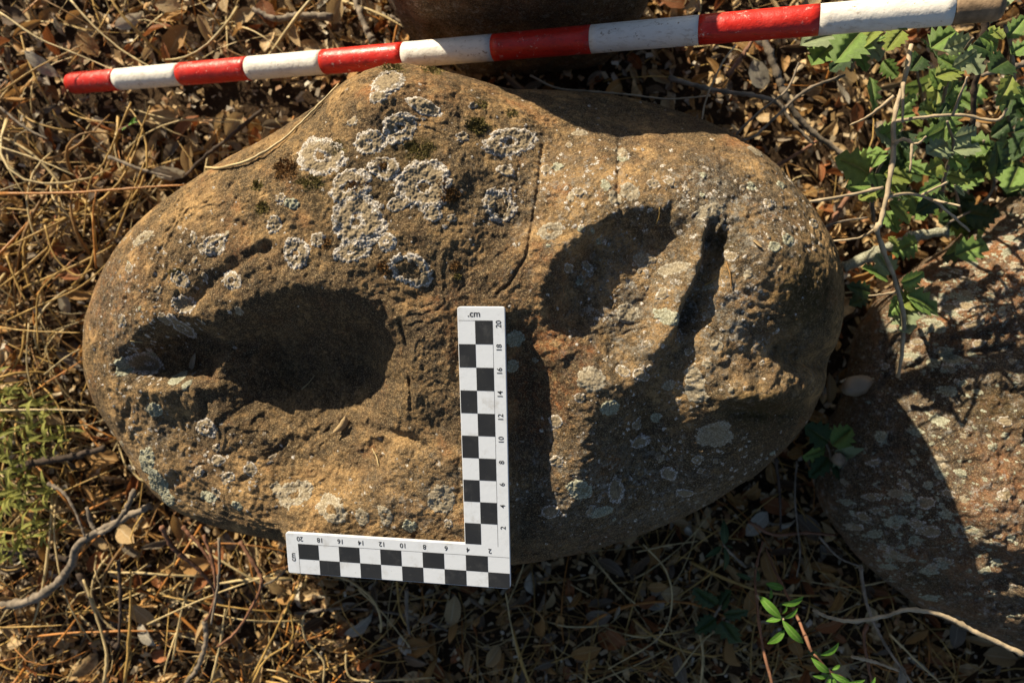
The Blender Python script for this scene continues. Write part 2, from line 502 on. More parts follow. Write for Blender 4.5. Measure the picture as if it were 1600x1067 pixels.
    def at(self, u, v, lift=0.0):
        """surface point seen at photo position (u, v)"""
        u = np.asarray(u, float); v = np.asarray(v, float)
        z = np.full(u.shape, self.zt)
        for _ in range(14):
            d = H - z; x = (u - CU) / F * d; y = (CV - v) / F * d
            z = 0.5 * z + 0.5 * self.top(x, y)
        return x, y, z + lift
    def mesh(self, name, nth, ntop, nbot, mat):
        s = np.linspace(0, 1, 2000); zz = (1 - s ** self.p) ** (1 / self.q) * (self.zt - self.ze) / np.mean(self.R)
        arc = np.r_[0, np.cumsum(np.hypot(np.diff(s), np.diff(zz)))]
        rho = np.interp(np.linspace(0, arc[-1], ntop), arc, s); rho[0] = 1e-4
        th = np.linspace(-math.pi, math.pi, nth, endpoint=False)
        R = self.Rth(th)[:, None]
        x = self.c[0] + R * np.cos(th)[:, None] * rho; y = self.c[1] + R * np.sin(th)[:, None] * rho
        z = self.top(x, y, np.broadcast_to(rho, x.shape))
        t = np.linspace(0, 1, nbot + 1)[1:]
        rb = 1 - 0.15 * t ** 2.2
        zb = z[:, -1:] * (1 - t) + (-0.03) * t
        xb = self.c[0] + R * np.cos(th)[:, None] * rb; yb = self.c[1] + R * np.sin(th)[:, None] * rb
        w = 0.02 * t ** 0.6 * fbm(xb, yb, zb, 14, 5, 5)
        xb = xb + np.cos(th)[:, None] * w; yb = yb + np.sin(th)[:, None] * w
        X, Y, Z = np.c_[x, xb], np.c_[y, yb], np.c_[z, zb]
        me = np_mesh(name, np.stack([X, Y, Z], -1).reshape(-1, 3), grid_faces(nth, ntop + nbot, True))
        U, V = proj(X, Y, Z)
        return me, U, V, X, Y, Z

# ---- the carved boulder
OUT = [(128, 560), (130, 500), (150, 440), (200, 362), (270, 302), (340, 257), (420, 215), (500, 165), (545, 125), (600, 104), (660, 104),
       (720, 120), (800, 143), (880, 142), (960, 150), (1040, 166), (1120, 195), (1185, 235), (1240, 288), (1282, 340), (1310, 400), (1323, 460),
       (1314, 520), (1296, 575), (1284, 625), (1240, 688), (1180, 742), (1110, 788), (1030, 824), (950, 852), (870, 872), (790, 884), (700, 886),
       (600, 876), (500, 858), (430, 842), (370, 832), (305, 812), (250, 785), (212, 735), (188, 690), (158, 650), (138, 610)]
BOWL = [(300, 515), (340, 478), (400, 453), (470, 444), (545, 450), (605, 474), (642, 530), (645, 610), (600, 680), (500, 715), (400, 706), (325, 668), (292, 600)]
TAIL = [(180, 545), (215, 515), (262, 492), (305, 500), (330, 540), (310, 600), (250, 608), (195, 604), (176, 580)]
RBOWL = [(846, 505), (840, 450), (862, 400), (915, 354), (985, 326), (1050, 320), (1096, 350), (1098, 420), (1078, 490), (1040, 575), (985, 625), (925, 610), (876, 566), (850, 534)]
SHELF = [(380, 700), (480, 672), (560, 672), (612, 694), (600, 745), (568, 790), (480, 802), (410, 775)]
RIGHT_OF_BAR = [(800, 505), (838, 512), (862, 590), (850, 700), (860, 800), (800, 860)]

def boulder_feats(u, v, x, y, z0):
    d = np.zeros_like(u)
    wob = 13 * fbm(x, y, z0 * 0, 22, 4, 91)
    # left bowl: steep upper wall, gentle lower lip
    sd = poly_sd(u, v, BOWL) + wob
    k = np.clip((v - 450) / 200, 0, 1)
    d -= 0.073 * sstep(0, 1, (6 - sd) / (98 + 46 * k))
    d -= 0.034 * blob(u, v, 440, 690, 190, 95)
    sd = poly_sd(u, v, TAIL) + wob
    d -= 0.042 * sstep(0, 1, (6 - sd) / 40)
    # groove up-right of the tail and the small step beside it
    d -= 0.006 * np.exp(-(line_d(u + 0.4 * wob, v, [(412, 386), (370, 410), (325, 438), (285, 480)]) / 11) ** 2)
    # right bowl, steep along its upper left wall
    sd = poly_sd(u, v, RBOWL) + wob * 0.7
    k = np.clip(((u - 850) * 0.6 + (v - 330) * 0.8) / 260, 0, 1)
    d -= 0.032 * sstep(0, 1, (4 - sd) / (26 + 60 * k)) * (1 - 0.25 * k)
    d += 0.009 * np.exp(-(line_d(u, v, [(1094, 360), (1086, 430), (1064, 490), (1035, 545)]) / 15) ** 2)
    # slot and scarp to its right: rock left of the line stands proud, right of it drops
    wu, wv = u + 0.9 * wob, v + 0.5 * wob
    ln = line_d(wu, wv, [(1113, 345), (1107, 410), (1090, 465), (1078, 495)])
    side = (u - 1108) + 0.42 * (v - 400)
    d -= 0.016 * np.exp(-((ln / np.where(side > 0, 24, 9)) ** 2)) * sstep(335, 375, v)
    ln = line_d(wu, wv, [(1082, 490), (1045, 570), (1010, 660), (985, 740)])
    d -= 0.015 * np.exp(-((ln / np.where(side > 0, 42, 26)) ** 2))
    d -= 0.010 * blob(u, v, 1132, 388, 20, 36)
    d -= 0.012 * blob(u, v, 1050, 660, 60, 100)
    # lower shelf
    sd = poly_sd(u, v, SHELF) + wob
    d -= 0.008 * sstep(0, 1, -sd / 24)
    d -= 0.005 * np.exp(-(line_d(u, v, [(545, 672), (590, 680), (640, 690), (660, 700)]) / 8) ** 2)
    # ground away to the right of the bar
    sd = poly_sd(u, v, RIGHT_OF_BAR)
    d -= 0.014 * sstep(46, -34, sd + 1.5 * wob)
    d += 0.012 * blob(u, v, 920, 660, 45, 90)
    d -= 0.006 * blob(u, v, 830, 640, 45, 160)
    # humps at the right end with a crevice between
    d += 0.012 * blob(u, v, 1225, 430, 75, 75) + 0.020 * blob(u, v, 1185, 625, 80, 40)
    d -= 0.020 * np.exp(-(line_d(u, v, [(1300, 565), (1255, 560), (1225, 545)]) / 20) ** 2)
    d -= 0.012 * np.exp(-(line_d(u, v, [(1285, 625), (1215, 645), (1140, 640)]) / 14) ** 2)
    # high shoulder at the top and a dip on the upper right flank
    d += 0.014 * blob(u, v, 600, 150, 90, 60) - 0.010 * blob(u, v, 980, 190, 170, 50)
    # lower left hollows
    d -= 0.007 * blob(u, v, 265, 660, 22, 30) + 0.006 * blob(u, v, 300, 640, 10, 30)
    # hairline cracks
    for pts, dep, w in (([(846, 225), (838, 320), (826, 400), (800, 445), (780, 460)], 0.0028, 3.2), ([(968, 215), (962, 300), (970, 330)], 0.003, 4.0),
                        ([(622, 500), (632, 560), (634, 640)], 0.003, 3.0), ([(596, 470), (625, 560), (640, 640)], 0.002, 3.0),
                        ([(172, 612), (195, 640), (188, 700), (205, 745)], 0.004, 5.0), ([(540, 470), (590, 530), (612, 600)], 0.002, 3.0)):
        d -= dep * np.exp(-((line_d(u + 0.5 * wob, v + 0.3 * wob, pts)) / w) ** 2)
    # granular growth on the right humps
    d += 0.0022 * (blob(u, v, 1250, 450, 60, 65) + blob(u, v, 1190, 640, 70, 40)) * (0.5 - cells(x, y, 260, 3))
    d += 0.0009 * (0.45 - cells(x, y, 190, 8)) * sstep(-0.1, 0.5, fbm(x, y, z0, 22, 3, 55))
    # chipped ledges and pits
    q = 5.5 * fbm(x, y, z0, 15, 4, 61); fr = q - np.floor(q)
    d += 0.0020 * (np.floor(q) + sstep(0.72, 1.0, fr) - q) * sstep(-0.25, 0.35, fbm(x, y, z0, 9, 2, 62))
    c = cells(x, y, 62, 71)
    d -= 0.0014 * sstep(0.30, 0.05, c) * sstep(0.0, 0.5, fbm(x, y, z0, 30, 2, 72))
    d -= 0.0018 * sstep(0.08, 0.0, np.abs(fbm(x, y, z0, 11, 4, 81))) * sstep(0.0, 0.4, fbm(x, y, z0, 8, 2, 82))
    # bed the bar
    lx, ly = bar_local(x, y)
    lx = lx.reshape(np.shape(x)); ly = ly.reshape(np.shape(x))
    vert = np.maximum(np.abs(lx + 0.024) - 0.018, np.abs(ly - 0.135) - 0.105)
    hori = np.maximum(np.abs(lx + 0.110) - 0.100, np.abs(ly - 0.040) - 0.012)
    sdb = np.minimum(vert, hori)
    w = sstep(0.018, 0.0, sdb)
    target = bar_under(x, y) - 0.0022 - z0
    return d * (1 - w) + w * (target + 0.15 * d)

BOULDER = Rock(OUT, (720, 490), 0.17, 0.328, 3.4, 2.0, (0.14, 0.16), ((7, 0.012, 3), (26, 0.0050, 3), (90, 0.0022, 3), (300, 0.0012, 2)), boulder_feats, 3, full=((4.5, -1.85, 0.65), (2.6, -0.02, 0.30), (-1.9, 0.95, 0.5), (-1.5, -0.72, 0.42)))

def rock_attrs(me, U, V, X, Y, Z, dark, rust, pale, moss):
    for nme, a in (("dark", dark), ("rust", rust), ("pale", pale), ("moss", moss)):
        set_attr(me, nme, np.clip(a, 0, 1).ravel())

def build_boulder():
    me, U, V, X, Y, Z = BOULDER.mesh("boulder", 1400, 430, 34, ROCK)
    n1 = fbm(X, Y, Z, 18, 4, 77)
    dark = 0.75 * sstep(24, -20, poly_sd(U, V, BOWL) + 22 * n1) + 0.8 * sstep(14, -10, poly_sd(U, V, TAIL) + 20 * n1)  # dark crust in bowl and tail, deepened to carry part of their shadow
    dark = dark + 0.8 * sstep(20, -40, poly_sd(U, V, RIGHT_OF_BAR) + 25 * n1) + 0.75 * blob(U, V, 590, 300, 150, 110) + 0.9 * blob(U, V, 1000, 740, 170, 100) + 0.7 * blob(U, V, 1180, 700, 110, 60) + 0.5 * blob(U, V, 740, 300, 90, 80)  # charcoal crust; right of the bar and lower right also painted-in shade
    dark = dark + 0.8 * blob(U, V, 665, 570, 60, 130) + 0.6 * blob(U, V, 470, 430, 150, 36) + 0.7 * blob(U, V, 1040, 330, 70, 26) + 0.5 * blob(U, V, 1180, 330, 60, 40)  # crust patches, and shading of the right bowl's rim put into the colour
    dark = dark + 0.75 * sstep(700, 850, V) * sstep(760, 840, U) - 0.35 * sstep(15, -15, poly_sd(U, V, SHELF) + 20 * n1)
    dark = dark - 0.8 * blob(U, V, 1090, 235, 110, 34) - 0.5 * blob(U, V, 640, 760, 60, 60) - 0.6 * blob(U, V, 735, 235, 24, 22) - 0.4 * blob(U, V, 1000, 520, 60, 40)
    rust = 2.4 * np.exp(-(line_d(U, V, [(838, 512), (875, 538), (912, 556)]) / 17) ** 2) + 0.6 * blob(U, V, 690, 470, 40, 26) + 0.5 * blob(U, V, 180, 480, 40, 90) + 1.2 * blob(U, V, 850, 600, 60, 70) + 0.4 * blob(U, V, 800, 430, 40, 40)
    rust = rust + 0.5 * blob(U, V, 930, 725, 50, 30) + 0.35 * blob(U, V, 680, 150, 80, 40)
    pale = 0.9 * blob(U, V, 1130, 300, 90, 50) + 0.9 * blob(U, V, 990, 480, 90, 110) + 0.8 * blob(U, V, 1130, 480, 60, 120) + 0.8 * blob(U, V, 960, 760, 170, 80) + 0.4 * blob(U, V, 880, 300, 120, 90) + 0.4 * blob(U, V, 1200, 560, 80, 60) + 0.5 * blob(U, V, 1180, 380, 80, 60) + 0.3 * blob(U, V, 640, 780, 80, 60) + 0.35 * blob(U, V, 230, 700, 60, 80) + 0.35 * blob(U, V, 180, 480, 40, 90)
    moss = 1.0 * blob(U, V, 1260, 455, 55, 70) + 1.0 * blob(U, V, 1190, 640, 70, 36) + 0.6 * blob(U, V, 640, 240, 45, 28) + 0.9 * blob(U, V, 1130, 385, 18, 40) + 0.4 * blob(U, V, 560, 290, 90, 50)  # the pit beside the slot gets the same dark brown tint
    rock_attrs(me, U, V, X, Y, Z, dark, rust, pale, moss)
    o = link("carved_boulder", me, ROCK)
    tag(o, "large tan sandstone boulder with two carved hollows under the scale bar", "boulder")
    return o
boulder = build_boulder()

# ---- neighbouring rocks
OUT_R = [(1345, 570), (1352, 520), (1368, 488), (1420, 440), (1490, 388), (1560, 338), (1640, 270), (1800, 230), (2000, 330), (2100, 600), (2060, 900), (1900, 1080), (1720, 1090), (1600, 1012), (1500, 978), (1410, 925), (1330, 858), (1290, 780), (1305, 700), (1330, 630)]
def right_feats(u, v, x, y, z0):
    d = 0.010 * fbm(x, y, z0, 16, 4, 31)
    d -= 0.008 * np.exp(-(line_d(u, v, [(1420, 585), (1500, 560), (1610, 545)]) / 8) ** 2)
    d -= 0.020 * sstep(-10, 25, (v - 520) - (u - 1380) * -0.10) * sstep(1350, 1420, u) * sstep(800, 700, v)
    d += 0.0016 * (0.5 - cells(x, y, 150, 13))
    return d
ROCK_RIGHT = Rock(OUT_R, (1660, 680), 0.075, 0.245, 2.0, 1.5, (0.03, 0.05), ((9, 0.016, 3), (36, 0.010, 3), (110, 0.005, 3), (300, 0.002, 2)), right_feats, 11)
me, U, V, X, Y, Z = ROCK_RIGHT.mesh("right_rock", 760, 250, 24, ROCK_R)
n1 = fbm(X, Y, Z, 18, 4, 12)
rock_attrs(me, U, V, X, Y, Z, 0.45 * sstep(-0.2, 0.4, n1) + 0.5 * sstep(500, 560, V) * sstep(760, 640, V), 1.6 * blob(U, V, 1460, 470, 100, 70) + 1.2 * blob(U, V, 1580, 420, 70, 70) + 0.6 * blob(U, V, 1560, 760, 70, 120), 0.35 + 0 * U, 0.6 * blob(U, V, 1560, 640, 50, 40) + 0.5 * blob(U, V, 1450, 900, 40, 30))  # dark middle band paints the dimmer light on the slope facing away
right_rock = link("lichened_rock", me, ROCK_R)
tag(right_rock, "rusty brown rock spotted with pale lichen at the right of the boulder", "rock")

OUT_T = [(575, -80), (640, 14), (700, 32), (780, 40), (860, 46), (940, 40), (1000, 24), (1030, -40), (1040, -140), (1000, -280), (880, -360), (660, -380), (520, -300), (510, -180)]
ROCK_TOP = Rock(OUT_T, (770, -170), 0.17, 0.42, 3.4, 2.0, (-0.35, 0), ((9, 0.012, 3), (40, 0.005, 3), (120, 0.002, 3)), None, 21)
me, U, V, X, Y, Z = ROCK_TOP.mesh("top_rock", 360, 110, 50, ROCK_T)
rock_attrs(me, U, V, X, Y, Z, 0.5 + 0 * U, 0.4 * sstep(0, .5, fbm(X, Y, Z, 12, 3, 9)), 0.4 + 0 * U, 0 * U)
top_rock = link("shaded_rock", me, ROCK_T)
tag(top_rock, "dark shaded brown rock behind the middle of the striped pole", "rock")

# ------------------------------------------------------------------ ground
def ground_z(x, y):
    x = np.asarray(x, float); y = np.asarray(y, float)
    return 0.012 * fbm(x, y, x * 0, 5, 4, 40) + 0.004 * fbm(x, y, x * 0, 30, 3, 41)

def build_ground():
    a = np.linspace(-1, 1, 420)
    g = np.sign(a) * (np.abs(a) ** 3 * 19.3 + 0.7 * np.abs(a))
    X, Y = np.meshgrid(g, g, indexing='ij')
    me = np_mesh("ground", np.stack([X, Y, ground_z(X, Y)], -1).reshape(-1, 3), grid_faces(420, 420))
    return tag(link("ground", me, SOIL), "dark brown soil under the leaf litter", kind="structure")
build_ground()

ROCKS = (BOULDER, ROCK_RIGHT, ROCK_TOP)
def clear_of_rocks(x, y, m=0.93):
    ok = np.ones(np.shape(x), bool)
    for r in ROCKS: ok &= r.rho(np.asarray(x), np.asarray(y)) > m
    return ok

# ------------------------------------------------------------------ leaf shapes
def oval_leaf(width=0.46, curl=0.3, bend=0.3, twist=0.0, seed=0, pointed=0.6):
    """unit-long dry leaf lying in xy, cupped and bent -> verts, quads, across-coordinate"""
    g = np.random.default_rng(seed)
    ns, nw = 7, 5
    t = np.linspace(0, 1, ns)[:, None]; w = np.linspace(-1, 1, nw)[None, :]
    prof = np.sin(math.pi * np.clip(t, 0.0, 1.0) ** 0.85) ** pointed
    prof = np.maximum(prof, 0.05)
    x = t - 0.5 + 0 * w
    hw = prof * width * 0.5 * (1 + 0.10 * g.uniform(-1, 1, (ns, nw)))
    y = w * hw * np.cos(curl * np.abs(w) * 1.2)
    z = curl * hw * w ** 2 * 1.3 + bend * (0.25 - (t - 0.5) ** 2) + 0.03 * g.uniform(-1, 1, (ns, nw)) - 0.02 * (1 - np.abs(w))
    a = twist * (t - 0.5); y, z = y * np.cos(a) - z * np.sin(a), y * np.sin(a) + z * np.cos(a)
    return np.stack([x, y, z], -1).reshape(-1, 3), grid_faces(ns, nw), np.broadcast_to(w, (ns, nw)).ravel()

LEAF_KINDS = [("flat", oval_leaf(0.50, 0.1, 0.06, 0.2, 1)), ("cupped", oval_leaf(0.46, 0.75, 0.12, 0.1, 2)), ("arched", oval_leaf(0.42, 0.35, 0.55, 0.3, 3)),
              ("curled", oval_leaf(0.52, 1.25, 0.3, 0.5, 4)), ("twisted", oval_leaf(0.40, 0.5, -0.35, 1.2, 5)), ("broad", oval_leaf(0.62, 0.3, 0.2, -0.4, 6, 0.5)),
              ("narrow", oval_leaf(0.30, 0.5, 0.25, 0.6, 7, 0.8))]
LEAF_MESH = {}
def leaf_mesh(kind, mi):
    if (kind, mi) not in LEAF_MESH:
        v, f, a = LEAF_KINDS[kind][1]
        me = np_mesh("dry_leaf", v, f); set_attr(me, "across", a); me.materials.append(DRY[mi][1])
        LEAF_MESH[(kind, mi)] = me
    return LEAF_MESH[(kind, mi)]

# landmarks used to say where a thing lies
MARKS = [(100, 135, "the pole's red tip"), (237, 122, "the pole's first white band"), (338, 108, "the pole's second red band"), (448, 98, "the pole's second white band"), (570, 88, "the pole's third red band"),
         (705, 78, "the pole's third white band"), (848, 65, "the pole's fourth red band"), (1006, 50, "the pole's fourth white band"), (1188, 30, "the pole's last red band"), (1385, 20, "the pole's last white band"),
         (128, 560, "the boulder's left end"), (200, 362, "the boulder's upper left side"), (330, 260, "the lichen patches on the boulder's shoulder"), (190, 690, "the boulder's lower left edge"), (260, 800, "the boulder's pale green lichen"), (370, 832, "the boulder's lower lip"),
         (450, 862, "the scale bar's left end"), (540, 905, "the 16 of the scale bar"), (620, 910, "the 10 of the scale bar"), (700, 915, "the 6 of the scale bar"), (797, 915, "the scale bar's corner"),
         (880, 872, "the boulder's shaded lower edge"), (960, 850, "the boulder's red streaked flank"), (1110, 790, "the boulder's lower right flank"), (1240, 690, "the boulder's mossy lower hump"), (1322, 460, "the boulder's mossy right end"), (1240, 290, "the boulder's upper right edge"), (1080, 170, "the boulder's shaded top edge"),
         (640, 20, "the dark rock's left side"), (1010, 20, "the dark rock's right side"), (1350, 520, "the lichened rock's tip"), (1300, 780, "the lichened rock's shaded foot"), (1410, 925, "the lichened rock's lower edge"),
         (60, 640, "the yellow green weeds"), (30, 760, "the lower green weeds"), (100, 900, "the grey crooked branch"), (330, 930, "the reddish twigs"), (1220, 960, "the bright green sprig"), (1300, 1050, "the lower green sprig"), (1132, 850, "the small dark sprig"),
         (1330, 265, "the spiny oak leaves"), (1395, 200, "the pale bare branch"), (1420, 965, "the pale curved twig"), (1340, 603, "the white stone"), (0, 303, "the orange stalk"), (20, 30, "the photo's top left corner"), (20, 450, "the photo's left edge"), (20, 1040, "the photo's bottom left corner"), (600, 1040, "the photo's bottom edge"), (950, 1040, "the deep shade at the bottom")]
def where(u, v):
    du = [(m[0] - u) ** 2 + (m[1] - v) ** 2 for m in MARKS]
    m = MARKS[int(np.argmin(du))]
    dx, dy = u - m[0], v - m[1]
    rel = "beside"
    if abs(dx) > abs(dy): rel = "right of" if dx > 0 else "left of"
    else: rel = "below" if dy > 0 else "above"
    return rel + " " + m[2]

# ------------------------------------------------------------------ leaf litter
def rotm(a, b, c):
    ca, sa, cb, sb, cc, sc_ = np.cos(a), np.sin(a), np.cos(b), np.sin(b), np.cos(c), np.sin(c)
    return np.array([[ca * cb, ca * sb * sc_ - sa * cc, ca * sb * cc + sa * sc_], [sa * cb, sa * sb * sc_ + ca * cc, sa * sb * cc - ca * sc_], [-sb, cb * sc_, cb * cc]])

def near_pole(pts, m=0.016):
    t = np.clip(((pts[:, 0] + 0.4877) * 0.93969 + (pts[:, 1] - 0.3251) * -0.06103) / 0.8867, -0.085, 0.95)
    return (np.hypot(pts[:, 0] + 0.4877 - 0.93969 * t, pts[:, 1] - 0.3251 + 0.06103 * t) < m).any()

TAKEN = set()
def unique(lab, dx, dy, u, v):
    """a second thing with the same description says how it lies"""
    if abs(dy) < 0.4 * abs(dx): how = "lying level"
    elif abs(dx) < 0.4 * abs(dy): how = "lying upright"
    else: how = "leaning right" if dx * dy > 0 else "leaning left"
    head, tail = lab.split(" ", 1)
    for c in (lab, how.split()[1] + " " + lab, how.split()[1] + " partly hidden " + lab, how.split()[1] + " lower " + lab):
        if c not in TAKEN: break
    TAKEN.add(c)
    return c

def leaf_density(u, v):
    """more leaves at the top and lower middle, fewer in the straw at left"""
    return 0.35 + 0.65 * ((v < 330) | (u > 640))

MATP = np.array([0.30, 0.28, 0.17, 0.11, 0.08, 0.06])
def build_litter():
    # the uncountable lower layer: one mass
    vs, fs, mi, ac, o = [], [], [], [], 0
    n = 0
    outer = np.random.default_rng(99)
    while n < 10200:
        if n < 5200:
            x, y = rng.uniform(-0.85, 0.95), rng.uniform(-0.68, 0.68)
        else:                                                      # thinning out beyond the frame
            rr, aa = 0.6 + abs(outer.normal(0, 0.9)), outer.uniform(0, 6.283)
            x, y = rr * math.cos(aa), rr * math.sin(aa)
            if -0.8 < x < 0.9 and -0.62 < y < 0.62: continue
        if not clear_of_rocks(np.array([x]), np.array([y]), 0.80)[0]: continue
        if x < -0.2 and near_pole(np.array([[x, y]]), 0.024): continue
        k = rng.integers(len(LEAF_KINDS)); v, f, a = LEAF_KINDS[k][1]
        L = rng.uniform(0.012, 0.036)
        R_ = rotm(rng.uniform(0, 6.28), rng.normal(0, 0.45), rng.normal(0, 0.55))
        z = float(ground_z(x, y)) + rng.uniform(0.001, 0.018)
        vs.append(v @ R_.T * L + (x, y, z)); fs.append(f + o); o += len(v); ac.append(a)
        mi.append(np.full(len(f), rng.choice(6, p=MATP))); n += 1
    me = np_mesh("leaf_litter", np.vstack(vs), np.vstack(fs), True, [m for _, m in DRY], np.concatenate(mi))
    set_attr(me, "across", np.concatenate(ac))
    tag(link("leaf_litter", me), "thick litter of small dry brown leaves covering the ground", "leaf litter", kind="stuff")
    # leaf crumbs and chaff
    m = 16000
    x = rng.uniform(-0.8, 0.9, m); y = rng.uniform(-0.66, 0.66, m)
    ok = clear_of_rocks(x, y, 0.82); x, y = x[ok], y[ok]; m = len(x)
    s = rng.uniform(0.0015, 0.006, m); th = rng.uniform(0, 6.28, m); z = ground_z(x, y) + rng.uniform(0.002, 0.022, m)
    q = []
    for dx, dy in ((-1, -0.5), (1, -0.4), (0.8, 0.5), (-0.9, 0.45)):
        dx = dx * rng.uniform(0.6, 1.4, m); dy = dy * rng.uniform(0.5, 1.5, m)
        q.append(np.stack([x + s * (dx * np.cos(th) - dy * np.sin(th)), y + s * (dx * np.sin(th) + dy * np.cos(th)), z + s * rng.uniform(-0.6, 0.6, m)], -1))
    V_ = np.stack(q, 1).reshape(-1, 3)
    me = np_mesh("chaff", V_, np.arange(4 * m).reshape(-1, 4), False, [mm for _, mm in DRY], rng.choice(6, m, p=MATP))
    tag(link("chaff", me), "fine crumbs of broken leaf scattered over the litter", "leaf crumbs", kind="stuff")

    # the leaves one can pick out
    used = {}
    n = 0
    spots = []
    tries = 0
    while len(spots) < 270 and tries < 60000:
        tries += 1
        u, v = rng.uniform(-10, 1610), rng.uniform(-10, 1077)
        if rng.random() > leaf_density(u, v): continue
        z = 0.018
        p = P(u, v, z)
        if not clear_of_rocks(np.array([p.x]), np.array([p.y]), 1.0)[0]: continue
        if near_pole(np.array([[p.x, p.y]]), 0.030): continue
        if poly_sd(np.array([u]), np.array([v]), OUT)[0] < 4 or poly_sd(np.array([u]), np.array([v]), OUT_R)[0] < 4 or poly_sd(np.array([u]), np.array([v]), OUT_T)[0] < 4: continue
        if any((u - a) ** 2 + (v - b) ** 2 < 20 ** 2 for a, b in spots): continue
        spots.append((u, v))
    for u, v in spots:
        z = rng.uniform(0.020, 0.040)
        p = P(u, v, z); z += float(ground_z(p.x, p.y)); 
        kind = int(rng.integers(len(LEAF_KINDS))); mi_ = int(rng.choice(6, p=MATP))
        L = rng.uniform(0.024, 0.046)
        ob = link("dry_leaf", leaf_mesh(kind, mi_))
        ob.location = (p.x, p.y, z); ob.rotation_euler = (rng.normal(0, 0.45), rng.normal(0, 0.35), rng.uniform(0, 6.28)); ob.scale = (L, L, L * rng.uniform(0.8, 1.2))
        size = "small" if L < 0.031 else ("large" if L > 0.039 else "middling")
        lab = "%s %s %s dry leaf %s" % (size, LEAF_KINDS[kind][0], DRY[mi_][0], where(u, v))
        az = ob.rotation_euler.z
        lab = unique(lab, math.cos(az), math.sin(az), u, v)
        tag(ob, lab, "dry leaf", "dry leaves on the ground")
build_litter()

# ------------------------------------------------------------------ dry grass
def straw_pts(x, y, ang, L, z0, z1, bendy, g, n=6):
    t = np.linspace(0, 1, n)
    a = ang + bendy * (t - 0.5) * 2 + 0.25 * g.normal(0, 1, n).cumsum() * abs(bendy) * 0.3
    dx = np.cos(a) * L / (n - 1); dy = np.sin(a) * L / (n - 1)
    px = x + np.r_[0, dx[1:].cumsum()]; py = y + np.r_[0, dy[1:].cumsum()]
    pz = ground_z(px, py) + z0 + (z1 - z0) * np.sin(math.pi * t) ** 0.8 * g.uniform(0.5, 1.0) + 0.3 * (z1 - z0) * t
    return np.stack([px, py, pz], -1)

def build_straw():
    parts, mi = [], []
    n = 0
    while n < 2300:
        x, y = rng.uniform(-0.80, 0.85), rng.uniform(-0.65, 0.65)
        if rng.random() > (1.0 if ((x < -0.2 and y < 0.18) or y < -0.25) else (0.55 if x < -0.1 else 0.25)): continue
        L = rng.uniform(0.03, 0.17)
        pts = straw_pts(x, y, rng.uniform(0, 6.28), L, 0.006, rng.uniform(0.012, 0.045), rng.normal(0, 0.5), rng)
        if not clear_of_rocks(pts[:, 0], pts[:, 1], 0.97).all(): continue
        r = rng.uniform(0.0005, 0.0014)
        if near_pole(pts): continue
        v, f = tube(pts, r, r * 0.6, 3, 0.1, rng.choice([1.0, 0.4]), n, False)
        parts.append((v, f)); mi.append(np.full(len(f), rng.choice(4, p=[0.38, 0.24, 0.26, 0.12]))); n += 1
    v, f = merge(parts)
    me = np_mesh("dry_grass", v, f, True, STRAW, np.concatenate(mi))
    tag(link("dry_grass", me), "tangle of thin dry straw lying over the leaf litter", "dry grass", kind="stuff")
build_straw()

def stick(name, pts, r0, r1, mat, label, cat, group=None, sides=7, knob=0.1, n=None, parent=None, seed=0, flat=1.0):
    """tube object whose origin sits at its first point"""
    pts = smooth_line(pts, n or max(6, 5 * len(pts)))
    g = np.random.default_rng(seed + int(1e4 * abs(pts[0][0])))
    pts[1:-1] += g.normal(0, 0.10 * r0, pts[1:-1].shape)
    o0 = pts[0].copy()
    v, f = tube(pts, r0, r1, sides, knob, flat, seed)
    if parent is None:
        me = np_mesh(name, v - o0, f); ob = link(name, me, mat); ob.location = o0
        tag(ob, label, cat, group)
    else:
        me = np_mesh(name, v - np.array(parent.location), f); ob = link(name, me, mat, parent)
    return ob

def pxline(pl, z):
    """photo polyline with heights (one value, or start and end)"""
    zs = np.linspace(z[0], z[1], len(pl)) if isinstance(z, tuple) else [z] * len(pl)
    return [P(u, v, h) for (u, v), h in zip(pl, zs)]

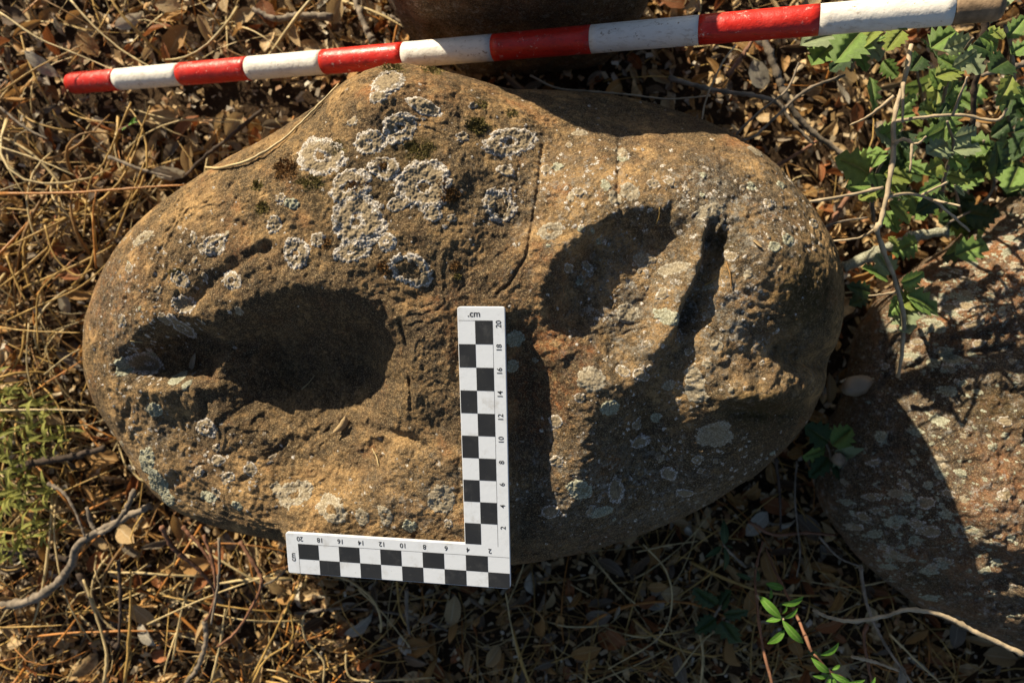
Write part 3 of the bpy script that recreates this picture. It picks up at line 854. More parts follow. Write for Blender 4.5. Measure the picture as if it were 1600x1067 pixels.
def build_stalks():
    S = [([(0, 303), (120, 301), (210, 294), (292, 289)], (0.05, 0.06), 0.0018, 3, "long orange stalk reaching the boulder from the left"),
         ([(0, 641), (60, 640), (137, 641)], 0.07, 0.0013, 1, "pale straight straw touching the boulder below its left end"),
         ([(12, 500), (60, 478), (130, 445), (205, 375), (240, 340)], (0.06, 0.08), 0.0013, 0, "long gold straw bending up along the boulder's upper left side"),
         ([(60, 545), (58, 470), (75, 440), (105, 415)], 0.07, 0.0012, 0, "gold straw with a sharp bend left of the boulder"),
         ([(45, 505), (42, 570), (55, 630)], 0.06, 0.0011, 1, "pale short straw hanging above the yellow green weeds"),
         ([(10, 400), (25, 440), (40, 470)], 0.06, 0.0014, 0, "short thick gold straw at the left edge"),
         ([(205, 160), (165, 250), (140, 285), (130, 370)], 0.05, 0.0013, 0, "tall gold straw hanging below the pole's first white band"),
         ([(0, 20), (60, 60), (120, 85), (200, 120)], 0.05, 0.0012, 1, "pale straw slanting down to the pole's first white band"),
         ([(110, 0), (150, 45), (200, 85), (245, 110)], 0.06, 0.0013, 1, "pale straw slanting from the top edge to the pole"),
         ([(0, 145), (60, 105), (130, 70)], 0.05, 0.0012, 0, "gold straw rising left of the pole's red tip"),
         ([(190, 270), (215, 215), (235, 165)], 0.05, 0.0012, 0, "gold straw slanting up between boulder and pole"),
         ([(0, 230), (60, 250), (118, 275)], 0.05, 0.0012, 1, "pale straw above the orange stalk"),
         ([(210, 172), (260, 185), (330, 190), (390, 192)], 0.045, 0.0011, 1, "pale straw lying along under the pole's second red band"),
         ([(150, 420), (145, 340), (150, 300)], 0.06, 0.0012, 3, "upright orange straw left of the boulder's upper side"),
         ([(180, 372), (200, 320), (225, 255)], 0.055, 0.0012, 0, "gold straw leaning by the boulder's upper left side"),
         ([(70, 352), (85, 400), (118, 430), (145, 420)], 0.06, 0.0012, 0, "hooked gold straw left of the boulder"),
         ([(0, 512), (60, 518), (125, 520)], 0.07, 0.0011, 0, "level gold straw pointing at the boulder's left end"),
         ([(70, 585), (100, 560), (125, 545)], 0.06, 0.0012, 1, "short pale straw under the boulder's left end"),
         ([(163, 1067), (166, 1020), (150, 960), (130, 905)], (0.05, 0.04), 0.0022, 1, "thick pale stalk curving up from the bottom left edge"),
         ([(195, 1067), (203, 980), (204, 890)], 0.05, 0.0020, 0, "upright gold stalk beside the thick pale stalk"),
         ([(330, 1067), (345, 1000), (352, 950)], 0.05, 0.0016, 1, "short pale stalk at the bottom below the reddish twigs"),
         ([(270, 1030), (285, 950), (310, 890)], 0.05, 0.0013, 1, "thin pale straw leaning left of the reddish twigs"),
         ([(0, 980), (60, 978), (110, 975)], 0.04, 0.0011, 0, "level gold straw below the grey crooked branch"),
         ([(85, 1010), (105, 985), (128, 955)], 0.045, 0.0016, 3, "flat orange grass blade below the grey crooked branch"),
         ([(230, 975), (330, 930), (445, 890)], 0.07, 0.0011, 1, "long thin straw slanting up to the scale bar's left end"),
         ([(505, 1067), (505, 1032), (478, 1000), (473, 965), (490, 948)], 0.055, 0.0013, 1, "hooked pale straw below the scale bar's left half"),
         ([(395, 1067), (415, 1030), (455, 1000), (455, 960), (450, 945), (480, 905)], 0.06, 0.0014, 0, "crooked gold straw hanging from under the scale bar"),
         ([(540, 1015), (545, 1055), (580, 1063), (680, 1058)], 0.035, 0.0013, 1, "hooked pale straw at the bottom edge in the shade"),
         ([(790, 925), (800, 985), (810, 1030)], 0.05, 0.0009, 1, "thin straw hanging below the scale bar's corner"),
         ([(1005, 850), (1040, 890), (1050, 940), (1030, 995), (950, 1045)], 0.05, 0.0012, 1, "long curved straw in the shade below the boulder"),
         ([(925, 1067), (990, 1040), (1040, 1015)], 0.03, 0.0010, 1, "thin straw in the deep shade at the bottom"),
         ([(1055, 1055), (1090, 1010), (1122, 980)], 0.04, 0.0012, 1, "straight pale straw left of the bright green sprig"),
         ([(995, 862), (1040, 852), (1090, 845)], 0.06, 0.0010, 1, "thin straw lying along the boulder's lower right foot"),
         ([(1345, 915), (1420, 905), (1500, 930)], 0.07, 0.0010, 1, "thin pale straw along the lichened rock's lower edge"),
         ([(1390, 990), (1440, 1040), (1470, 1067)], 0.10, 0.0012, 1, "pale straw running off the bottom below the pale curved twig"),
         ([(560, 860 + 60), (600, 960), (640, 1010)], 0.04, 0.0010, 1, "thin straw below the 14 of the scale bar"),
         ([(620, 905), (625, 955), (640, 985)], 0.04, 0.0014, 0, "stiff straw hanging under the middle of the scale bar")]
    for i, (pl, z, r, m, lab) in enumerate(S):
        stick("dry_stalk", pxline(pl, z), r, r * 0.6, STRAW[m], lab, "straw", "dry stalks picked out from the grass", 6, 0.12, seed=i)
    # the straw that lies over the boulder's shoulder
    pl = [(322, 262), (350, 263), (395, 250), (440, 222), (470, 195), (500, 165), (530, 132)]
    x, y, z = BOULDER.at([a for a, b in pl], [b for a, b in pl], 0.003)
    stick("dry_stalk", [(a, b, c) for a, b, c in zip(x, y, z)], 0.0014, 0.0009, STRAW[1], "pale straw lying across the boulder's upper left shoulder", "straw", "dry stalks picked out from the grass", 6, seed=77)
    # random longer stalks in the straw at left and below
    g = np.random.default_rng(5); n = 0; seen = {}
    while n < 105:
        u, v = g.uniform(-10, 470), g.uniform(140, 1070)
        if n % 3 == 0: u, v = g.uniform(-10, 190), g.uniform(160, 640)
        if n % 5 == 4: u, v = g.uniform(300, 1200), g.uniform(880, 1070)
        if n % 7 == 3: u, v = g.uniform(-10, 620), g.uniform(-10, 110)
        zz = g.uniform(0.03, 0.055); p = P(u, v, zz)
        pts = straw_pts(p.x, p.y, g.uniform(0, 6.28), g.uniform(0.08, 0.21), 0.025, g.uniform(0.03, 0.065), g.normal(0, 0.6), g, 7)
        uu, vv = proj(pts[:, 0], pts[:, 1], pts[:, 2])
        if (poly_sd(uu, vv, OUT) < 3).any() or near_pole(pts): continue
        m = int(g.choice(4, p=[0.45, 0.3, 0.15, 0.1])); r = g.uniform(0.0010, 0.0021)
        lab = "%s %s straw %s" % (("thin" if r < 0.0015 else "stout"), ("gold", "pale", "brown", "orange")[m], where(uu.mean(), vv.mean()))
        lab = unique(lab, pts[-1, 0] - pts[0, 0], pts[-1, 1] - pts[0, 1], uu.mean(), vv.mean())
        stick("dry_stalk", pts, r, r * 0.6, STRAW[m], lab, "straw", "dry stalks picked out from the grass", 5, 0.12, n=9, seed=n)
        n += 1
build_stalks()

# ------------------------------------------------------------------ twigs and branches
def build_twigs():
    T = [([(828, 118), (870, 138), (920, 143), (980, 148), (1045, 155), (1110, 150)], (0.19, 0.17), 0.0013, 3, "thin pale twig lying along the boulder's shaded top edge"),
         ([(1045, 122), (1110, 140), (1180, 150), (1215, 162), (1236, 190), (1270, 225)], (0.16, 0.14), 0.0026, 0, "grey twig curving past the boulder's upper right edge"),
         ([(1320, 118), (1262, 140), (1215, 180), (1180, 212), (1152, 220), (1155, 205), (1190, 172), (1230, 140), (1248, 98)], 0.19, 0.0016, 0, "grey twig bent into a hairpin loop by the boulder's upper right edge"),
         ([(1192, 55), (1210, 105), (1232, 160), (1262, 200), (1322, 245)], (0.12, 0.10), 0.0042, 0, "thick grey branch running down from the pole to the oak leaves"),
         ([(1095, 210), (1102, 160), (1128, 100), (1150, 70)], 0.18, 0.0012, 3, "thin pale twig rising from the boulder's upper right edge to the pole"),
         ([(1136, 120), (1158, 90), (1178, 60)], 0.14, 0.0030, 2, "short brown stick below the pole's last red band"),
         ([(1188, 272), (1230, 250), (1276, 221)], 0.14, 0.0024, 2, "short reddish stick at the boulder's upper right edge"),
         ([(1292, 360), (1330, 300), (1352, 275), (1400, 220)], 0.10, 0.0032, 2, "reddish brown stem slanting up through the spiny oak leaves"),
         ([(1240, 378), (1300, 350), (1355, 340)], 0.16, 0.0016, 0, "grey twig just off the boulder's right end"),
         ([(1543, -10), (1535, 80), (1522, 140), (1520, 200)], (0.26, 0.20), 0.0034, 1, "dark upright stem right of the spiny oak leaves"),
         ([(1605, 100), (1570, 108), (1535, 118)], 0.20, 0.0030, 0, "grey stub of branch at the right edge"),
         ([(1550, 230), (1552, 290), (1530, 320), (1480, 350)], 0.12, 0.0018, 0, "thin grey twig curving right of the spiny oak leaves"),
         ([(1600, 1022), (1530, 990), (1475, 962), (1420, 952), (1380, 963), (1330, 970), (1290, 962), (1270, 952)], (0.20, 0.18), 0.0026, 3, "pale curved twig arching below the lichened rock"),
         ([(1345, 885), (1350, 925), (1362, 965), (1385, 1010), (1425, 1067)], (0.15, 0.17), 0.0020, 0, "grey twig crossing under the pale curved twig"),
         ([(1330, 1025), (1370, 1035), (1405, 1048)], 0.16, 0.0018, 3, "short pale twig below the pale curved twig"),
         ([(1355, 975), (1350, 1000), (1362, 1067)], 0.14, 0.0022, 2, "reddish twig dropping to the bottom edge below the pale curved twig"),
         ([(1170, 815), (1210, 835), (1260, 832), (1305, 836)], 0.05, 0.0022, 2, "reddish twig across the gap between the two rocks"),
         ([(1212, 715), (1218, 770), (1220, 830)], 0.08, 0.0020, 1, "dark twig standing in the gap between the two rocks"),
         ([(1245, 720), (1242, 780), (1250, 860), (1245, 900)], 0.06, 0.0014, 0, "thin grey twig hanging in the gap between the two rocks"),
         ([(1280, 838), (1310, 870), (1345, 885)], 0.08, 0.0014, 0, "thin grey twig at the lichened rock's shaded foot"),
         ([(0, 945), (40, 940), (75, 922), (98, 902), (112, 880), (122, 852), (150, 832), (190, 812), (235, 790)], (0.045, 0.10), 0.0054, 0, "grey crooked branch running to the boulder's lower left edge"),
         ([(0, 860), (50, 864), (118, 876)], 0.04, 0.0052, 1, "dark straight stick left of the grey crooked branch"),
         ([(10, 738), (60, 722), (110, 713), (165, 700)], 0.05, 0.0050, 1, "dark stick among the lower green weeds"),
         ([(75, 755), (100, 770), (118, 800), (133, 838)], 0.09, 0.0020, 0, "thin grey twig rising from the grey crooked branch"),
         ([(210, 765), (195, 800), (168, 828), (148, 828), (135, 792)], 0.11, 0.0030, 0, "grey hooked twig beside the boulder's pale green lichen"),
         ([(125, 895), (145, 935), (165, 990), (185, 1010)], 0.03, 0.0052, 1, "dark root below the grey crooked branch"),
         ([(252, 822), (270, 855), (300, 880), (325, 905), (336, 925), (330, 955), (320, 970)], (0.12, 0.06), 0.0026, 2, "reddish twig curving down below the boulder's lower left edge"),
         ([(285, 822), (312, 852), (330, 880), (338, 905)], 0.11, 0.0022, 2, "short reddish twig under the boulder's lower lip"),
         ([(318, 835), (333, 880), (337, 920)], 0.12, 0.0020, 2, "straight reddish twig under the boulder's lower lip"),
         ([(342, 840), (342, 900), (330, 975)], 0.12, 0.0018, 0, "upright grey twig under the boulder's lower lip"),
         ([(375, 845), (405, 895), (408, 915), (395, 945), (370, 985), (340, 1010)], 0.08, 0.0022, 2, "long reddish twig looping down left of the scale bar"),
         ([(408, 915), (430, 905), (447, 890)], 0.08, 0.0014, 0, "thin twig joining the scale bar's left end"),
         ([(320, 970), (322, 1000), (310, 1040), (290, 1067)], 0.05, 0.0034, 0, "grey root at the bottom below the reddish twigs"),
         ([(185, 875), (188, 940), (185, 1010)], 0.06, 0.0024, 1, "dark upright twig right of the grey crooked branch"),
         ([(460, 958), (540, 950), (640, 962), (700, 985)], 0.02, 0.0018, 0, "thin grey twig in the shade below the scale bar"),
         ([(635, 920), (636, 960), (640, 990)], 0.05, 0.0026, 0, "short grey twig hanging under the middle of the scale bar"),
         ([(520, 28), (470, 25), (430, 30), (395, 15)], 0.04, 0.0050, 0, "short grey stick at the top above the pole's second white band"),
         ([(585, 68), (570, 40), (555, 0)], 0.05, 0.0050, 0, "grey stick above the pole's third red band"),
         ([(610, 25), (640, 45), (662, 60)], 0.06, 0.0020, 0, "thin grey twig by the dark rock's left side"),
         ([(410, 172), (350, 222), (320, 245), (290, 275)], 0.05, 0.0026, 1, "dark twig between the pole and the boulder's shoulder"),
         ([(170, 245), (220, 265), (270, 278)], 0.05, 0.0022, 0, "grey twig left of the boulder's upper side"),
         ([(0, 168), (40, 200), (75, 218)], 0.04, 0.0016, 0, "thin grey twig at the left below the pole's red tip")]
    for i, (pl, z, r, m, lab) in enumerate(T):
        stick("twig" if r < 0.0045 else "branch", pxline(pl, z), r, r * 0.65, BARK[m], lab, "twig" if r < 0.0045 else "branch", "twigs around the boulder", 8, 0.10, n=9 * len(pl), seed=i + 200)
    # pale bare branch with side twigs
    root = empty("bare_branch", P(1403, 588, 0.14))
    tag(root, "pale bare branch with side twigs in front of the spiny oak leaves", "branch")
    main = [(1424, 70), (1412, 130), (1398, 180), (1396, 240), (1386, 300), (1376, 345), (1370, 360), (1384, 400), (1402, 450), (1412, 500), (1409, 550), (1403, 588)]
    zs = np.interp(np.arange(len(main)), [0, 6, 11], [0.27, 0.27, 0.15])
    stick("stem", [P(u, v, z) for (u, v), z in zip(main, zs)], 0.0024, 0.0020, BARK[3], None, None, parent=root, n=50, knob=0.2, seed=3)
    for pl, za, zb, r in (([(1396, 190), (1440, 184), (1500, 180), (1556, 188), (1574, 170)], 0.27, 0.30, 0.0018), ([(1397, 150), (1360, 180), (1328, 196)], 0.27, 0.24, 0.0015), ([(1411, 130), (1410, 192)], 0.28, 0.29, 0.0017),
                          ([(1384, 308), (1420, 303), (1455, 312), (1480, 330), (1515, 362)], 0.27, 0.24, 0.0018), ([(1380, 293), (1320, 306), (1248, 318)], 0.27, 0.26, 0.0017), ([(1372, 356), (1340, 372), (1285, 378)], 0.26, 0.22, 0.0014),
                          ([(1395, 225), (1412, 218), (1432, 225), (1447, 214)], 0.27, 0.30, 0.0017), ([(1425, 225), (1422, 268)], 0.29, 0.29, 0.0013), ([(1405, 455), (1380, 460), (1357, 462)], 0.22, 0.20, 0.0014), ([(1488, 182), (1500, 150), (1512, 120)], 0.29, 0.31, 0.0013), ([(1455, 312), (1500, 322)], 0.26, 0.29, 0.0013), ([(1440, 305), (1480, 285)], 0.27, 0.29, 0.0013)):
        stick("side_twig", pxline(pl, (za, zb)), r, r * 0.6, BARK[3], None, None, parent=root, seed=int(r * 1e5) + len(pl), knob=0.2)
    # lichen-coated branch in the gap
    b = stick("lichened_branch", pxline([(1318, 418), (1360, 400), (1400, 380), (1440, 368), (1480, 362)], (0.09, 0.11)), 0.0060, 0.0050, LICHEN_G, "short pale green lichen coated branch in the gap behind the right rock", "branch", None, 10, 0.25, n=22, seed=9)
    set_attr(b.data, "core", rng.uniform(0, 0.7, len(b.data.vertices)))
build_twigs()

# ------------------------------------------------------------------ green plants
def spiny_leaf(seed=0, spines=5, width=0.62, wave=0.10):
    """unit-long holly-like oak leaf from base (origin) along +x"""
    g = np.random.default_rng(seed)
    n = spines * 2 + 3
    t = np.linspace(0, 1, n)
    prof = np.sin(math.pi * t ** 0.72) ** 0.6 * width * 0.5
    rib = np.stack([t, 0 * t, 0.06 * np.sin(math.pi * t)], -1)
    V = [rib]; F_ = []
    for s in (-1, 1):
        h = prof.copy()
        tip = (np.arange(n) % 2 == 1)
        h = np.where(tip, h * 1.16 + 0.045, h * 0.84)
        tt = t + np.where(tip, 0.05, -0.02) + g.normal(0, 0.008, n)
        h[0] = 0.012; h[-1] = 0.0; tt[0] = 0; tt[-1] = 1.06
        mid = np.stack([t, s * h * 0.5, 0.10 * np.sin(math.pi * t) * 0.6 + 0.06 * h], -1)
        z = 0.10 * np.sin(math.pi * t) * 0.4 + 0.10 * h + np.where(tip, wave, -wave * 0.5) * g.uniform(0.3, 1.0, n)
        V += [mid, np.stack([tt, s * h, z], -1)]
    Vv = np.vstack(V)
    for base in (1, 3):
        for i in range(n - 1):
            a, b = i, i + 1
            F_.append([a, b, base * n + b, base * n + a]); F_.append([base * n + a, base * n + b, (base + 1) * n + b, (base + 1) * n + a])
    acr = np.concatenate([np.zeros(n), np.full(n, .5), np.ones(n), np.full(n, .5), np.ones(n)])
    return Vv, np.array(F_), acr

def lance_leaf(width=0.24, fold=0.3, bend=0.12):
    ns, nw = 8, 5
    t = np.linspace(0, 1, ns)[:, None]; w = np.linspace(-1, 1, nw)[None]
    hw = np.maximum(np.sin(math.pi * t ** 0.9) ** 0.75, 0.04) * width * 0.5
    V = np.stack([t + 0 * w, w * hw, fold * hw * np.abs(w) + bend * np.sin(math.pi * t) - 0.05 * t ** 2], -1).reshape(-1, 3)
    return V, grid_faces(ns, nw), np.broadcast_to(w, (ns, nw)).ravel()

GREEN_MESH = {}
def green_mesh(key, shape, mat):
    if key not in GREEN_MESH:
        v, f, a = shape
        me = np_mesh("leaf", v, f); set_attr(me, "across", a); me.materials.append(mat); GREEN_MESH[key] = me
    return GREEN_MESH[key]

def put_leaf(root, me, base, tip, roll, width=1.0):
    """leaf child from base to tip (world points) rolled about its length"""
    ob = link("leaf", me, None, root)
    d = Vector(tip) - Vector(base); L = d.length
    x = d.normalized(); up = Vector((0, 0, 1))
    y = up.cross(x)
    if y.length < 1e-3: y = Vector((0, 1, 0))
    y.normalize(); z = x.cross(y)
    M = Matrix((x, y, z)).transposed().to_4x4() @ Matrix.Rotation(roll, 4, 'X') @ Matrix.Diagonal((L, L * width, L, 1))
    M.translation = Vector(base)
    ob.matrix_world = M
    ob.matrix_parent_inverse = Matrix.Identity(4)
    ob.matrix_basis = Matrix.Translation(root.location).inverted() @ M
    return ob

SPINY = [spiny_leaf(s, 3 + s % 2, 0.64 + 0.06 * (s % 4), 0.07) for s in range(5)]
def spiny(i, m): return green_mesh(("spiny", i % 5, m), SPINY[i % 5], HOLLY[m])

def oak_sprig(label, stem, zs, leaves, seed):
    g = np.random.default_rng(seed)
    root = empty("spiny_oak_sprig", P(*stem[0], zs[0]))
    tag(root, label, "oak sprig", "spiny oak sprigs at the right")
    stick("stem", pxline(stem, zs), 0.0022, 0.0012, BARK[0], None, None, parent=root, seed=seed)
    for i, (u0, v0, u1, v1, z, m) in enumerate(leaves):
        dz = g.uniform(-0.010, 0.014)
        put_leaf(root, spiny(i + seed, m), P(u0, v0, z), P(u0 + 1.08 * (u1 - u0), v0 + 1.08 * (v1 - v0), z + dz), g.normal(0, 0.45), g.uniform(0.85, 1.15))
    return root

def build_green():
    oak_sprig("spiny green oak sprig hanging over the pole's last white band", [(1330, 110), (1340, 80), (1390, 60), (1420, 30)], (0.18, 0.30),
              [(1310, 55, 1258, 68, 0.24, 2), (1300, 72, 1272, 98, 0.23, 0), (1345, 50, 1310, 92, 0.25, 0), (1350, 60, 1375, 90, 0.25, 2), (1335, 75, 1352, 108, 0.24, 0), (1395, 40, 1432, 22, 0.335, 3), (1392, 42, 1372, 38, 0.33, 1), (1410, 48, 1388, 76, 0.29, 3), (1370, 65, 1400, 55, 0.27, 0), (1330, 85, 1300, 108, 0.20, 1), (1380, 95, 1400, 118, 0.20, 0), (1365, 48, 1350, 72, 0.25, 3)], 1)
    oak_sprig("dense spiny oak sprig with broad pale leaves right of the bare branch's top", [(1470, 180), (1480, 130), (1500, 90), (1520, 60)], (0.15, 0.32),
              [(1455, 75, 1490, 52, 0.28, 0), (1468, 100, 1442, 66, 0.27, 1), (1475, 78, 1512, 62, 0.29, 2), (1488, 105, 1522, 82, 0.29, 2), (1500, 110, 1470, 92, 0.28, 0), (1505, 90, 1532, 112, 0.29, 2), (1462, 120, 1500, 110, 0.28, 3), (1470, 140, 1455, 112, 0.26, 0), (1480, 118, 1450, 140, 0.26, 3), (1490, 125, 1478, 152, 0.25, 0), (1520, 70, 1548, 82, 0.28, 1), (1440, 88, 1425, 108, 0.24, 1)], 2)
    oak_sprig("spiny oak sprig in the photo's top right corner with big pale leaf", [(1585, 140), (1580, 80), (1570, 40)], (0.18, 0.34),
              [(1545, 28, 1575, -15, 0.35, 2), (1560, 30, 1530, 5, 0.33, 2), (1575, 60, 1600, 30, 0.32, 0), (1568, 62, 1548, 45, 0.31, 3), (1580, 85, 1605, 70, 0.29, 0), (1575, 95, 1550, 110, 0.27, 1), (1582, 120, 1560, 160, 0.25, 3), (1590, 140, 1610, 165, 0.24, 0), (1585, 130, 1572, 175, 0.23, 1), (1560, 70, 1535, 60, 0.30, 0)], 3)
    oak_sprig("sunlit spiny oak sprig below the boulder side of the bare branch", [(1365, 345), (1362, 300), (1370, 270), (1385, 245)], (0.12, 0.24),
              [(1358, 272, 1312, 250, 0.235, 3), (1362, 262, 1378, 238, 0.24, 0), (1365, 270, 1372, 292, 0.235, 0), (1360, 290, 1326, 292, 0.22, 0), (1368, 300, 1345, 310, 0.21, 3), (1385, 300, 1405, 322, 0.22, 0), (1390, 315, 1418, 345, 0.225, 3), (1382, 330, 1400, 360, 0.20, 0), (1398, 290, 1408, 310, 0.21, 0), (1375, 215, 1405, 195, 0.22, 0), (1405, 225, 1372, 205, 0.22, 2), (1410, 205, 1425, 235, 0.22, 1), (1388, 370, 1402, 385, 0.18, 3)], 4)
    oak_sprig("spiny oak sprig in the middle of the right thicket", [(1470, 330), (1475, 280), (1490, 230), (1480, 190)], (0.12, 0.27),
              [(1475, 200, 1445, 215, 0.26, 0), (1490, 215, 1522, 205, 0.265, 2), (1490, 235, 1528, 232, 0.26, 2), (1480, 225, 1452, 238, 0.255, 2), (1485, 245, 1510, 262, 0.25, 0), (1475, 255, 1448, 268, 0.24, 3), (1480, 275, 1512, 285, 0.23, 3), (1470, 285, 1440, 300, 0.22, 0), (1465, 180, 1442, 172, 0.26, 3), (1482, 175, 1500, 150, 0.26, 0), (1460, 195, 1478, 165, 0.26, 1), (1490, 290, 1505, 305, 0.21, 2), (1462, 300, 1480, 330, 0.19, 1)], 5)
    oak_sprig("small bright spiny oak sprig over the lichened rock's tip", [(1430, 500), (1418, 470), (1405, 450), (1395, 420)], (0.13, 0.20),
              [(1388, 438, 1352, 420, 0.20, 0), (1395, 428, 1372, 400, 0.205, 2), (1408, 442, 1440, 428, 0.21, 0), (1412, 452, 1432, 432, 0.20, 3), (1418, 462, 1460, 484, 0.20, 0), (1405, 465, 1390, 490, 0.19, 0), (1412, 470, 1420, 515, 0.185, 2), (1408, 478, 1438, 462, 0.195, 3), (1360, 458, 1328, 448, 0.14, 1), (1352, 462, 1330, 475, 0.13, 1)], 6)
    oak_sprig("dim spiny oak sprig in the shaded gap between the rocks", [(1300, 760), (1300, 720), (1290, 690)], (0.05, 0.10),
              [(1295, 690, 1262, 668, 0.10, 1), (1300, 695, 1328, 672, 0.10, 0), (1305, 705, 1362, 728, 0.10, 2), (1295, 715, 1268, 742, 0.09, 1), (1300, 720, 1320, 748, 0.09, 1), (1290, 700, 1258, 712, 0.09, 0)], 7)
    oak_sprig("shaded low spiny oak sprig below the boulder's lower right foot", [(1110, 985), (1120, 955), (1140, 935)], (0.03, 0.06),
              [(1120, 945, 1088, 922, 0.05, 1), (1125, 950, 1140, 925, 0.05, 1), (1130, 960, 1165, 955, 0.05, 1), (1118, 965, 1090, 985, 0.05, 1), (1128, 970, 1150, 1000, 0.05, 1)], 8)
    g = np.random.default_rng(11)
    for k, (cu, cv, lab) in enumerate(((1440, 150, "dark lower oak sprig in shadow beneath the pole's end"), (1545, 260, "dark oak sprig deep in the thicket by the right edge"), (1400, 260, "dark oak sprig deep behind the bare branch"), (1500, 330, "dark oak sprig over the lichened rock's upper edge"), (1580, 210, "dark oak sprig half out of the frame at the right edge"))):
        lv = []
        for i in range(15):
            u, v = cu + g.normal(0, 42), cv + g.normal(0, 36); a = g.uniform(0, 6.28); L = g.uniform(32, 50)
            lv.append((u, v, u + L * math.cos(a), v + L * math.sin(a), g.uniform(0.05, 0.17), int(g.choice([0, 1, 3], p=[0.4, 0.45, 0.15]))))
        oak_sprig(lab, [(cu + 10, cv + 50), (cu, cv), (cu - 8, cv - 40)], (0.02, 0.16), lv, 20 + k)

    # glossy narrow-leaved shoots
    lance = green_mesh("lance", lance_leaf(0.30), SHOOT)
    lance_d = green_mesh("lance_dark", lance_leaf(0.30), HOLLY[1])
    def shoot(label, stems, leaves, seed):
        g = np.random.default_rng(seed)
        z0 = stems[0][1]
        root = empty("green_shoot", P(*stems[0][0][0], z0[0] if isinstance(z0, tuple) else z0))
        tag(root, label, "green shoot", "narrow leaved green shoots")
        for i, (pl, z, m) in enumerate(stems):
            stick("stem", pxline(pl, z), 0.0017, 0.0011, BARK[m], None, None, parent=root, seed=seed + i)
        for u0, v0, u1, v1, z, d in leaves:
            put_leaf(root, lance_d if d else lance, P(u0, v0, z), P(u1, v1, z + g.uniform(-0.004, 0.008)), g.normal(0, 0.3), g.uniform(0.9, 1.15))
    shoot("bright green narrow leaved shoot below the boulder's lower right foot", [([(1208, 1075), (1190, 1000), (1182, 930), (1180, 895), (1192, 845)], (0.20, 0.14), 2), ([(1268, 1018), (1240, 950), (1215, 900), (1196, 855)], (0.22, 0.13), 2), ([(1183, 930), (1205, 950), (1225, 968)], (0.19, 0.22), 3)],
          [(1186, 930, 1221, 966, 0.215, 0), (1222, 968, 1256, 1006, 0.225, 0), (1226, 984, 1199, 1006, 0.215, 0), (1221, 966, 1197, 970, 0.22, 0), (1225, 965, 1247, 950, 0.22, 0), (1222, 944, 1257, 932, 0.21, 0), (1196, 911, 1226, 919, 0.20, 0), (1203, 936, 1205, 920, 0.205, 0), (1186, 908, 1180, 885, 0.15, 1), (1174, 905, 1150, 896, 0.15, 1), (1215, 946, 1228, 940, 0.20, 1), (1222, 958, 1230, 945, 0.215, 0)], 31)
    shoot("bright green narrow leaved shoot at the bottom edge", [([(1335, 1085), (1318, 1060), (1298, 1050), (1272, 1022)], (0.20, 0.22), 2)],
          [(1282, 1023, 1312, 1004, 0.225, 0), (1296, 1050, 1268, 1028, 0.225, 0), (1284, 1024, 1262, 1018, 0.21, 1), (1296, 1053, 1270, 1056, 0.22, 0), (1298, 1051, 1330, 1066, 0.225, 0), (1297, 1054, 1286, 1078, 0.22, 0), (1300, 1046, 1313, 1038, 0.23, 0), (1325, 1066, 1352, 1062, 0.21, 0), (1355, 1075, 1368, 1058, 0.21, 0), (1300, 1056, 1306, 1082, 0.22, 0)], 32)
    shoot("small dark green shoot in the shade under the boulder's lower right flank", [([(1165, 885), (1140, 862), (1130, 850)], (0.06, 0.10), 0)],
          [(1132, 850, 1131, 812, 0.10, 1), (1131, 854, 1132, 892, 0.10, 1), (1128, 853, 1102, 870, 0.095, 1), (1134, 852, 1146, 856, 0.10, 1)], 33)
    shoot("tiny green and cream sprout in the straw under the pole", [([(185, 205), (195, 200), (208, 193)], 0.05, 2)], [(200, 197, 216, 190, 0.055, 0), (198, 199, 190, 204, 0.055, 0), (206, 194, 212, 183, 0.055, 0)], 34)

    # soft yellow-green weeds at the left
    wl = green_mesh("weed", lance_leaf(0.20, 0.2, 0.25), WEED)
    W = [(35, 612, 0.075, 13, "uppermost yellow green weed left of the boulder"), (85, 635, 0.07, 12, "yellow green weed against the boulder's left end"), (18, 690, 0.085, 13, "pale green weed at the left edge under the straws"), (70, 700, 0.06, 11, "low green weed beside the boulder's lower left edge"),
         (25, 775, 0.075, 13, "leafy green weed above the dark straight stick"), (85, 765, 0.065, 12, "green weed between the dark stick and the grey branch"), (45, 830, 0.06, 12, "lowest green weed just above the dark straight stick"), (108, 815, 0.05, 10, "small green weed at the grey crooked branch"), (5, 840, 0.06, 9, "green weed cut by the left edge of the frame"), (115, 665, 0.06, 11, "green weed tight against the boulder below its left end"), (50, 660, 0.085, 12, "tallest yellow green weed in the middle of the patch"), (5, 640, 0.07, 11, "green weed at the very left edge above the others"), (60, 745, 0.07, 12, "broad green weed just below the dark stick")]
    for i, (u, v, h, nl, lab) in enumerate(W):
        g = np.random.default_rng(60 + i)
        b = P(u, v, 0.01); root = empty("weed", b); tag(root, lab, "weed", "yellow green weeds at the left")
        for s in range(3):
            a = g.uniform(0, 6.28); sp = g.uniform(0.015, 0.034)
            top = b + Vector((math.cos(a) * sp, math.sin(a) * sp, h * g.uniform(0.8, 1.1)))
            mid = (b + top) / 2 + Vector((g.normal(0, .004), g.normal(0, .004), 0.006))
            stick("stem", [b, mid, top], 0.0010, 0.0006, WEED, None, None, parent=root, seed=i * 5 + s)
            for k in range(0, nl, 2):
                t = 0.25 + 0.75 * k / nl; q = b.lerp(mid, t * 2) if t < 0.5 else mid.lerp(top, t * 2 - 1)
                aa = k * 2.4 + g.uniform(-.4, .4); L = g.uniform(0.020, 0.034) * (1.1 - 0.4 * t)
                put_leaf(root, wl, q, q + Vector((math.cos(aa) * L, math.sin(aa) * L, L * g.uniform(0.1, 0.7))), g.normal(0, .3), 0.8)
build_green()

